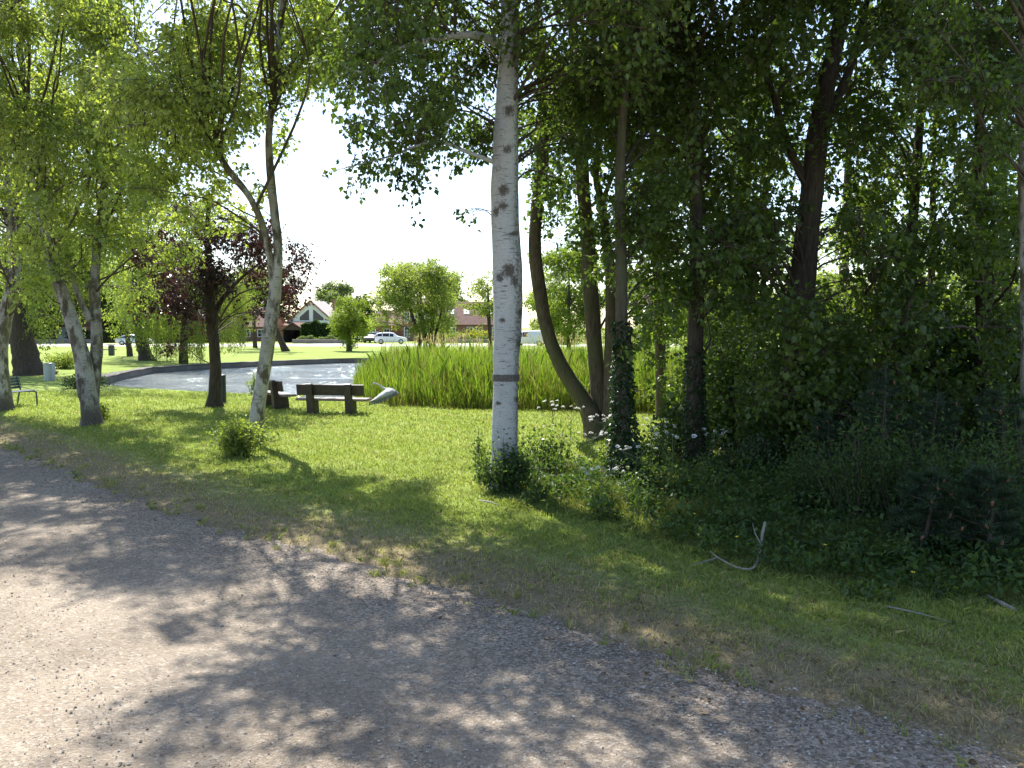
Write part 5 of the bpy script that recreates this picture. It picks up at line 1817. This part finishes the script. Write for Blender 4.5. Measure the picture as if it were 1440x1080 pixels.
# ------------------------------------------------------------------ cars
def car(name, label, c, rot, paint, style='suv'):
    c = np.asarray(c, float)
    root = thing(name, label, 'van' if style == 'van' else 'car', c)
    root.rotation_euler = (0, 0, rot)
    # x forward, stations: x, z bottom, z belt, z roof, half width
    if style == 'suv':
        S = [(-2.25, 0.42, 0.95, 1.0, .82), (-2.18, 0.32, 1.02, 1.25, .88), (-1.9, 0.28, 1.04, 1.56, .90), (-1.2, 0.26, 1.03, 1.66, .91), (-0.2, 0.25, 1.0, 1.67, .91), (0.4, 0.25, 0.99, 1.58, .91), (1.0, 0.26, 0.98, 1.12, .91), (1.7, 0.28, 0.94, 0.98, .90), (2.1, 0.32, 0.82, 0.85, .84), (2.25, 0.42, 0.66, 0.68, .76)]
        axles, wr = (-1.38, 1.40), 0.36
    elif style == 'van':
        S = [(-2.3, 0.40, 1.1, 1.85, .86), (-2.25, 0.30, 1.12, 1.93, .90), (-1.2, 0.28, 1.12, 1.97, .92), (0.0, 0.28, 1.10, 1.97, .92), (0.8, 0.28, 1.08, 1.93, .92), (1.15, 0.28, 1.06, 1.72, .91), (1.6, 0.28, 1.03, 1.25, .90), (2.1, 0.32, 0.94, 1.0, .86), (2.3, 0.42, 0.75, 0.78, .78)]
        axles, wr = (-1.4, 1.45), 0.34
    else:
        S = [(-2.25, 0.42, 0.86, 0.90, .80), (-2.1, 0.30, 0.94, 0.98, .86), (-1.5, 0.26, 0.95, 1.22, .88), (-0.9, 0.24, 0.94, 1.40, .89), (-0.1, 0.24, 0.93, 1.43, .89), (0.4, 0.24, 0.92, 1.32, .89), (1.05, 0.25, 0.90, 0.98, .89), (1.7, 0.27, 0.84, 0.88, .87), (2.1, 0.32, 0.72, 0.75, .82), (2.25, 0.42, 0.6, 0.62, .74)]
        axles, wr = (-1.35, 1.38), 0.32
    mb = MB()
    n = len(S)
    rows = []
    for x, zb, zl, zr, w in S:
        hr = w * (0.99 if zr - zl < 0.1 else 0.78)
        half = [(w * 0.93, zb), (w, zb + 0.12), (w * 1.0, (zb + zl) / 2 + 0.05), (w * 0.97, zl), (hr, zr - 0.04), (hr * 0.86, zr)]
        ring = [(x, -y, z) for y, z in half] + [(x, y, z) for y, z in half[::-1]]
        rows.append(ring)
    m = len(rows[0])
    V = np.array(rows).reshape(-1, 3)
    f = []
    for i in range(n - 1):
        for j in range(m):
            k = (j + 1) % m
            f.append([i * m + j, (i + 1) * m + j, (i + 1) * m + k, i * m + k])
    mb.add(V, f, True)
    mb.add(V[:m], [list(range(m))])
    mb.add(V[-m:], [list(range(m - 1, -1, -1))])
    mb.build('body', paint, root)
    # glazing just proud of the body
    side_x = [i for i in range(n) if S[i][3] - S[i][2] > 0.2]
    for sgn in (-1, 1):
        mb = MB()
        up, lo = [], []
        rng_x = range(side_x[0], side_x[-1] + 1)
        if style == 'van':
            rng_x = [i for i in rng_x if S[i][0] > -0.1]
        for i in rng_x:
            x, zb, zl, zr, w = S[i]
            wl, wu = w * 0.97, w * 0.78
            t0, t1 = 0.10, 0.80
            zt = zr - 0.04
            lo.append((x, sgn * (wl + (wu - wl) * t0 + 0.012), zl + (zt - zl) * t0))
            up.append((x, sgn * (wl + (wu - wl) * t1 + 0.012), zl + (zt - zl) * t1))
        k = len(lo)
        lo, up = np.array(lo), np.array(up)
        for i in range(k - 1):
            q = lambda A, t: A[i] * (1 - t) + A[i + 1] * t
            mb.add([q(lo, 0.06), q(lo, 0.94), q(up, 0.94), q(up, 0.06)], [[0, 1, 2, 3]])
        mb.build('window', M['car_glass'], root)
    for (i0, i1, nm, s) in ((side_x[-1], side_x[-1] + 1, 'windscreen', 1), (side_x[0] - 1, side_x[0], 'rear_window', -1)):
        if i0 < 0 or i1 >= n or (style == 'van' and s < 0):
            continue
        a, b = (S[i0], S[i1]) if s > 0 else (S[i1], S[i0])
        mb = MB()
        ya, yb = a[4] * 0.66, b[4] * 0.72
        mb.add([(b[0] - 0.06 * s, -yb, b[3] + 0.035), (b[0] - 0.06 * s, yb, b[3] + 0.035), (a[0] + 0.05 * s, ya, a[3] + 0.0), (a[0] + 0.05 * s, -ya, a[3] + 0.0)], [[0, 1, 2, 3]])
        mb.build(nm, M['car_glass'], root)
    for ax in axles:
        for sgn in (-1, 1):
            w0 = S[4][4]
            mb = MB()
            mb.tube([(ax, sgn * (w0 - 0.2), wr), (ax, sgn * (w0 - 0.02), wr), (ax, sgn * (w0 + 0.015), wr)], [wr, wr, wr * 0.94], 20, 5)
            ty = mb.build('wheel', M['tyre'], root)
            mb = MB()
            mb.tube([(ax, sgn * (w0 + 0.012), wr), (ax, sgn * (w0 + 0.024), wr), (ax, sgn * (w0 + 0.03), wr)], [wr * 0.64, wr * 0.62, wr * 0.2], 16, 4)
            mb.build('rim', M['rim'], ty)
    for sgn in (-1, 1):
        a = S[-2]
        mb = MB()
        mb.bevel_box((a[0] - 0.02, sgn * a[4] * 0.78, a[2] - 0.08), (0.25, 0.28, 0.13), 0.03)
        mb.build('headlight', M['lamp_clear'], root)
        a = S[1]
        mb = MB()
        mb.bevel_box((a[0] - 0.0, sgn * a[4] * 0.86, a[2] - 0.06), (0.16, 0.2, 0.2), 0.03)
        mb.build('tail_light', M['lamp_red'], root)
        mb = MB()
        a = S[side_x[-1]]
        mb.bevel_box((a[0] + 0.15, sgn * (a[4] + 0.09), a[2] + 0.06), (0.1, 0.16, 0.12), 0.03)
        mb.build('wing_mirror', paint, root)
    return root


c = P(550, 484, 114)
c[2] = 0.01
car('parked_car', 'white off road style car parked by the far lawn behind the reeds', c, 0.12, M['white_paint'], 'suv')
c = P(745, 484, 103)
c[2] = 0.01
car('parked_van', 'white van half hidden by the big white birch', c, pi - 0.25, M['white_paint'], 'van')
c = P(190, 486, 107)
c[2] = 0.01
car('parked_car', 'silver saloon car parked behind the stout bank trunk on the left', c, 0.1, M['silver_paint'], 'saloon')
c = P(524, 478, 124)
c[2] = 0.01
car('parked_car', 'dark car facing out of the drive left of the white car', c, -pi / 2 - 0.1, M['dark_paint'], 'suv')

# ------------------------------------------------------------------ houses
def window_part(root, x, z, w, h, y, nx=2, nz=2, frame=None, facing=-1):
    """window on a wall facing -y (facing -1): frame with pane behind bars"""
    mb = MB()
    t = 0.09
    mb.box((x, y + facing * 0.03, z + h / 2 - t / 2), (w, 0.06, t))
    mb.box((x, y + facing * 0.03, z - h / 2 + t / 2), (w, 0.06, t))
    mb.box((x - w / 2 + t / 2, y + facing * 0.03, z), (t, 0.06, h - 2 * t))
    mb.box((x + w / 2 - t / 2, y + facing * 0.03, z), (t, 0.06, h - 2 * t))
    for i in range(1, nx):
        mb.box((x - w / 2 + w * i / nx, y + facing * 0.025, z), (0.05, 0.05, h - 2 * t))
    for i in range(1, nz):
        zz = z - h / 2 + h * i / nz
        for j in range(nx):
            x0 = x - w / 2 + (t if j == 0 else w * j / nx + 0.025)
            x1 = x - w / 2 + (w - t if j == nx - 1 else w * (j + 1) / nx - 0.025)
            mb.box(((x0 + x1) / 2, y + facing * 0.025, zz), (x1 - x0, 0.05, 0.04))
    fr = mb.build('window', frame or M['frame_white'], root)
    mb = MB()
    mb.add([(x - w / 2 + 0.02, y + facing * 0.012, z - h / 2 + 0.02), (x + w / 2 - 0.02, y + facing * 0.012, z - h / 2 + 0.02), (x + w / 2 - 0.02, y + facing * 0.012, z + h / 2 - 0.02), (x - w / 2 + 0.02, y + facing * 0.012, z + h / 2 - 0.02)],
           [[0, 1, 2, 3]])
    mb.build('pane', M['pane'], fr)
    return fr


def gable_walls(mb, L, W, H, R, axis='x'):
    """walls with the ridge along x (gables at +-x) or y (gables at +-y); front at y=0, depth W to +y"""
    if axis == 'y':
        V = [(-L / 2, 0, 0), (L / 2, 0, 0), (L / 2, 0, H), (0, 0, H + R), (-L / 2, 0, H), (-L / 2, W, 0), (L / 2, W, 0), (L / 2, W, H), (0, W, H + R), (-L / 2, W, H)]
        mb.add(V, [[0, 1, 2, 3, 4]])
        mb.add(V, [[9, 8, 7, 6, 5]])
        mb.add(V, [[1, 6, 7, 2], [5, 0, 4, 9]])
    else:
        V = [(-L / 2, 0, 0), (-L / 2, W, 0), (-L / 2, W, H), (-L / 2, W / 2, H + R), (-L / 2, 0, H), (L / 2, 0, 0), (L / 2, W, 0), (L / 2, W, H), (L / 2, W / 2, H + R), (L / 2, 0, H)]
        mb.add(V, [[4, 3, 2, 1, 0]])
        mb.add(V, [[5, 6, 7, 8, 9]])
        mb.add(V, [[0, 5, 9, 4], [6, 1, 2, 7]])


def gable_roof(mb, L, W, H, R, axis='x', over=0.35, th=0.16):
    def slab(a, b, c, d):
        a, b, c, d = map(lambda q: np.array(q, float), (a, b, c, d))
        nv = np.cross(b - a, d - a)
        nv /= np.linalg.norm(nv)
        if nv[2] < 0:
            nv = -nv
        lo = [q + nv * 0.01 for q in (a, b, c, d)]
        hi = [q + nv * th for q in (a, b, c, d)]
        mb.add(lo + hi, [[3, 2, 1, 0], [4, 5, 6, 7], [0, 1, 5, 4], [1, 2, 6, 5], [2, 3, 7, 6], [3, 0, 4, 7]])
    if axis == 'y':
        s = R / (L / 2)
        e = over
        slab((-L / 2 - e, -e, H - s * e), (0, -e, H + R), (0, W + e, H + R), (-L / 2 - e, W + e, H - s * e))
        slab((L / 2 + e, -e, H - s * e), (0, -e, H + R), (0, W + e, H + R), (L / 2 + e, W + e, H - s * e))
    else:
        s = R / (W / 2)
        e = over
        slab((-L / 2 - e, -e, H - s * e), (L / 2 + e, -e, H - s * e), (L / 2 + e, W / 2, H + R), (-L / 2 - e, W / 2, H + R))
        slab((-L / 2 - e, W + e, H - s * e), (L / 2 + e, W + e, H - s * e), (L / 2 + e, W / 2, H + R), (-L / 2 - e, W / 2, H + R))


# white gabled house
c = P(438, 470, 138)
c[2] = 0
root = thing('white_house', 'white gabled house with slanted dark windows behind the tall hedge', 'house', c)
root.rotation_euler = (0, 0, math.radians(-5))
L, W, H, R = 9.0, 7.0, 2.9, 3.9
mb = MB()
gable_walls(mb, L, W, H, R, 'y')
mb.build('wall', M['render_white'], root)
mb = MB()
gable_roof(mb, L, W, H, R, 'y', 0.45, 0.2)
mb.build('roof', M['tile_pale'], root)
for sx in (-1, 1):
    mb = MB()
    mb.tube([(sx * (L / 2 + 0.5), -0.52, H - 0.35), (sx * L / 4, -0.52, H + R / 2 + 0.05), (0, -0.52, H + R + 0.12)], [0.11, 0.11, 0.11], 6, 8)
    mb.build('barge_board', M['rust_timber'], root)
for pts_ in ([(-2.0, 3.55), (-0.35, 3.55), (-0.35, 5.35), (-0.55, 5.35), (-2.0, 4.1)], [(0.35, 3.55), (2.2, 3.55), (2.2, 3.95), (0.55, 5.35), (0.35, 5.35)], [(2.4, 3.55), (3.4, 3.55), (2.4, 3.8)]):
    mb = MB()
    n = len(pts_)
    mb.add([(x, -0.03, z) for x, z in pts_], [list(range(n))])
    mb.build('window', M['pane'], root)
mb = MB()
V = [(-4.4, -1.6, 2.55), (1.4, -1.6, 2.55), (1.4, -0.01, 3.2), (-4.4, -0.01, 3.2)]
mb.add(V + [(x, y, z + 0.14) for x, y, z in V], [[3, 2, 1, 0], [4, 5, 6, 7], [0, 1, 5, 4], [1, 2, 6, 5], [2, 3, 7, 6], [3, 0, 4, 7]])
mb.build('porch_roof', M['tile_brown'], root)
mb = MB()
for x in (-1.6, 1.2):
    mb.box((x, -1.45, 1.27), (0.16, 0.16, 2.54))
mb.build('porch_post', M['frame_white'], root)
mb = MB()
mb.box((2.8, 4.5, 6.3), (0.7, 0.7, 2.0))
mb.build('chimney', M['brick'], root)

# dark timber garage before it
c = P(413, 476, 126)
c[2] = 0
root = thing('carport', 'dark open timber carport with a low gable roof left of the hedge', 'carport', c)
root.rotation_euler = (0, 0, math.radians(-8))
L, W, H, R = 3.6, 5.0, 1.95, 1.1
mb = MB()
for x in (-1.75, 1.75):
    for y in (0.1, 2.5, 4.9):
        mb.box((x, y, H / 2), (0.16, 0.16, H))
mb.build('post', M['dark_timber'], root)
mb = MB()
mb.box((0, 5.0, H / 2), (3.4, 0.08, H))
mb.box((1.72, 2.5, H / 2), (0.06, 4.6, H))
mb.box((-1.72, 2.5, H / 2), (0.06, 4.6, H))
mb.add([(-1.8, 0, H), (1.8, 0, H), (0, 0, H + R)], [[0, 1, 2]])
mb.build('wall', M['dark_timber'], root)
mb = MB()
gable_roof(mb, L, W, H, R, 'y', 0.4, 0.12)
mb.build('roof', M['tile_brown'], root)

# brick cottage at the left
c = P(345, 476, 135)
c[2] = 0
root = thing('brick_cottage', 'brick cottage with pale roof half hidden behind the leaning birch', 'house', c)
L, W, H, R = 8.5, 8.0, 2.6, 3.0
mb = MB()
gable_walls(mb, L, W, H, R, 'x')
mb.build('wall', M['brick'], root)
mb = MB()
gable_roof(mb, L, W, H, R, 'x')
mb.build('roof', M['tile_brown'], root)
for x in (-2.8, 0.2, 2.7):
    window_part(root, x, 1.4, 1.3, 1.3, 0)

c = P(66, 478, 128)
c[2] = 0
root = thing('grey_house', 'brick house with blue grey doors glimpsed left of the forked birch', 'house', c)
L, W, H, R = 16, 8.0, 3.0, 3.4
mb = MB()
gable_walls(mb, L, W, H, R, 'x')
mb.build('wall', M['brick'], root)
mb = MB()
gable_roof(mb, L, W, H, R, 'x')
mb.build('roof', M['tile_brown'], root)
for x in (-6, -3.2, -0.4):
    window_part(root, x, 1.5, 1.3, 1.5, 0)
mb = MB()
mb.bevel_box((4.0, -0.03, 1.2), (4.6, 0.1, 2.4), 0.02)
mb.build('garage_door', M['silver_paint'], root)

# brick house at the right
c = P(664, 474, 140)
c[2] = 0
root = thing('brick_house', 'long red brick house with white sash windows and three roof lights', 'house', c)
root.rotation_euler = (0, 0, math.radians(4))
L, W, H, R = 16.0, 9.0, 3.0, 3.8
mb = MB()
gable_walls(mb, L, W, H, R, 'x')
mb.build('wall', M['brick'], root)
mb = MB()
gable_roof(mb, L, W, H, R, 'x')
roof = mb.build('roof', M['tile_brown'], root)
sl = math.atan2(R, W / 2)
for x in (-3.6, -0.9, 3.6):
    mb = MB()
    y0 = 2.2
    z0 = H + R * y0 / (W / 2) + 0.24
    mb.box((x, y0, z0), (1.0, 1.3, 0.1), 0, [[1, 0, 0], [0, math.cos(sl), -math.sin(sl)], [0, math.sin(sl), math.cos(sl)]])
    mb.build('roof_light', M['frame_white'], roof)
for x in (-5.2, -3.4, -0.4, 1.2, 4.0, 6.0):
    window_part(root, x, 1.55, 1.05, 1.75, 0, 2, 3)
# two storey wing
c2 = (-9.4, -0.6)
mb = MB()
V_L, V_W, V_H, V_R = 5.2, 8.0, 5.4, 1.9
mm = MB()
gable_walls(mm, V_L, V_W, V_H, V_R, 'x')
for v in mm.v:
    v += np.array([c2[0] + 0.0, c2[1], 0])
wing = mm.build('wing_wall', M['brick'], root)
mm = MB()
gable_roof(mm, V_L, V_W, V_H, V_R, 'x')
for v in mm.v:
    v += np.array([c2[0], c2[1], 0])
mm.build('wing_roof', M['tile_brown'], root)
for x in (-11.2, -9.4, -7.7):
    window_part(root, x, 1.5, 1.0, 1.7, c2[1], 2, 3)
    window_part(root, x, 4.2, 1.0, 1.6, c2[1], 2, 3)
mb = MB()
mb.box((6.5, 4.5, 7.2), (0.8, 0.8, 1.6))
mb.build('chimney', M['brick'], root)

# long brick outbuilding behind the round tree and white car
c = P(575, 474, 146)
c[2] = 0
root = thing('brick_barn', 'low brick outbuilding behind the large round tree', 'house', c)
L, W, H, R = 12.0, 8.0, 2.8, 2.6
mb = MB()
gable_walls(mb, L, W, H, R, 'x')
mb.build('wall', M['brick'], root)
mb = MB()
gable_roof(mb, L, W, H, R, 'x')
mb.build('roof', M['tile_brown'], root)
for x in (-4, 0, 4):
    window_part(root, x, 1.45, 1.1, 1.3, 0)

# ------------------------------------------------------------------ hedges and garden walls
def hedge(label, x0, x1, Y, h, d, seed, leafm='leaf_hedge', n=5000, size=0.22, wav=0.08, name='hedge', cat='hedge', z0=0.0):
    g = np.random.default_rng(seed)
    a, b = P(x0, 470, Y)[0], P(x1, 470, Y)[0]
    c = np.array([(a + b) / 2, Y, 0])
    root = thing(name, label, cat, c)
    L = b - a
    side = g.random(n)
    x = g.uniform(-L / 2, L / 2, n)
    hh = h * (1 + wav * np.sin(x * 1.9 + seed) + wav * 0.7 * np.sin(x * 4.3))
    y = np.where(side < 0.6, -d / 2 + 0.12 * g.random(n), g.uniform(-d / 2, d / 2, n))
    z = np.where(side < 0.6, g.uniform(0, 1, n) * hh, hh - 0.1 * g.random(n))
    inner = side > 0.9
    y[inner] = d / 2 - 0.1
    z[inner] = g.uniform(0, 1, inner.sum()) * hh[inner]
    C = np.stack([x, y + 0.06 * np.sin(x * 3), z + z0], 1) + g.normal(size=(n, 3)) * 0.05
    D = g.normal(size=(n, 3)) + np.array([0, -0.7, 0.2])
    ml = MB()
    ml.leaves(C, D, size * (0.6 + 0.8 * g.random(n)), 0.7, np.clip(0.5 * g.random(n) + 0.3 * (np.sin(x * 2.3 + z * 3) * 0.5 + 0.5), 0, 1), g=g)
    ml.build('foliage', M[leafm], root)
    ms = MB()
    for k in range(max(3, int(L / 0.9))):
        xx = -L / 2 + 0.3 + k * 0.9
        ms.tube([(xx, 0, -0.05), (xx + 0.05, 0.02, h * 0.45), (xx, 0, h * 0.85)], [0.05, 0.04, 0.015], 6, 6, cap=False)
    ms.build('stem', M['twig'], root)
    return root


hedge('tall clipped dark green hedge before the white house', 425, 484, 124, 2.95, 1.2, 701, n=15000)
hedge('low pale flowering hedge along the stone garden wall', 418, 478, 119.2, 0.9, 0.7, 702, 'leaf_farpale', 2600, 0.16, 0.2)
hedge('trimmed green hedge right of the cone shaped tree by the drive', 484, 520, 128, 1.9, 1.0, 703, n=2200)
hedge('long low hedge in front of the red brick house', 598, 690, 124, 0.8, 0.8, 704, 'leaf_farpale', 3600, 0.18, 0.2)
hedge('dark hedge across the back of the far left lawn', 215, 345, 124, 1.6, 1.0, 705, n=6500)
hedge('long distant hedge closing the view on the right', 745, 1500, 122, 2.2, 1.2, 706, 'leaf_far', 16000, 0.28, 0.18)
hedge('dark hedge left of the silver car', 95, 160, 122, 1.7, 1.0, 707, n=3200)
hedge('dark hedge at the far left edge before the brick house', -80, 40, 121, 1.0, 1.0, 708, n=3200)


def garden_wall(label, x0, x1, Y, h):
    a, b = P(x0, 470, Y)[0], P(x1, 470, Y)[0]
    c = np.array([(a + b) / 2, Y, 0])
    root = thing('garden_wall', label, 'wall', c)
    mb = MB()
    mb.bevel_box((0, 0, h / 2 - 0.1), (b - a, 0.35, h + 0.2), 0.05)
    mb.build('stone_course', M['fieldstone'], root)
    return root


garden_wall('low fieldstone garden wall before the white house', 411, 487, 118.3, 0.62)
garden_wall('low fieldstone garden wall before the red brick house', 596, 692, 122.5, 0.55)
garden_wall('low fieldstone wall before the left brick house', 20, 130, 119.5, 0.6)

for k, (px, py, Y, w, h, lm, lab) in enumerate([(672, 482, 128, 2.2, 2.6, 'leaf_yellow', 'yellow flowering shrub against the red brick house'), (640, 482, 130, 1.6, 2.0, 'leaf_far', 'green garden shrub left of the white sash windows'),
                                                (612, 484, 126, 1.5, 1.8, 'leaf_bright', 'bright garden shrub behind the stems of the round tree'), (797, 484, 108, 1.8, 2.0, 'leaf_far', 'green shrub right of the white van')]):
    b = P(px, py, Y)
    b[2] = 0
    shrub('garden_shrub', lab, b, w, 1.2, h, 1600, 0.24, M[lm], 720 + k, stems=26, stemr=0.03)

# ------------------------------------------------------------------ light, sky, camera
SUN_AZ = math.radians(24)      # left of straight ahead
SUN_EL = math.radians(55)
sun = bpy.data.lights.new('sun', 'SUN')
sun.energy = 5.0
sun.angle = math.radians(0.53)
sun.color = (1.0, 0.955, 0.87)
so = bpy.data.objects.new('sun', sun)
COL.objects.link(so)
dvec = Vector((-math.sin(SUN_AZ) * math.cos(SUN_EL), math.cos(SUN_AZ) * math.cos(SUN_EL), math.sin(SUN_EL)))
so.rotation_euler = (-dvec).to_track_quat('-Z', 'Y').to_euler()
so.location = dvec * 60

w = bpy.data.worlds.new('World')
scene.world = w
w.use_nodes = True
nt = w.node_tree
bg = nt.nodes['Background']
sky = nt.nodes.new('ShaderNodeTexSky')
sky.sky_type = 'NISHITA'
sky.sun_disc = False
sky.sun_elevation = SUN_EL
sky.sun_rotation = -SUN_AZ
sky.altitude = 0
sky.air_density = 1.0
sky.dust_density = 1.0
sky.ozone_density = 1.0
nt.links.new(sky.outputs[0], bg.inputs[0])
bg.inputs[1].default_value = 0.125

cam = bpy.data.cameras.new('camera')
co = bpy.data.objects.new('camera', cam)
COL.objects.link(co)
co.location = (0, 0, CAMH)
co.rotation_euler = (pi / 2 - PITCH, 0, 0)
cam.sensor_width = 36
cam.lens = 36 * FPX / 1440
cam.clip_start = 0.1
cam.clip_end = 4000
scene.camera = co

scene.view_settings.view_transform = 'Standard'
scene.view_settings.look = 'None'
scene.view_settings.exposure = 1.32
scene.view_settings.gamma = 1.0
cy = scene.cycles
cy.use_denoising = True
cy.max_bounces = 8
cy.diffuse_bounces = 6
cy.glossy_bounces = 3
cy.transmission_bounces = 5
cy.transparent_max_bounces = 4
cy.caustics_reflective = False
cy.caustics_refractive = False
cy.sample_clamp_indirect = 6
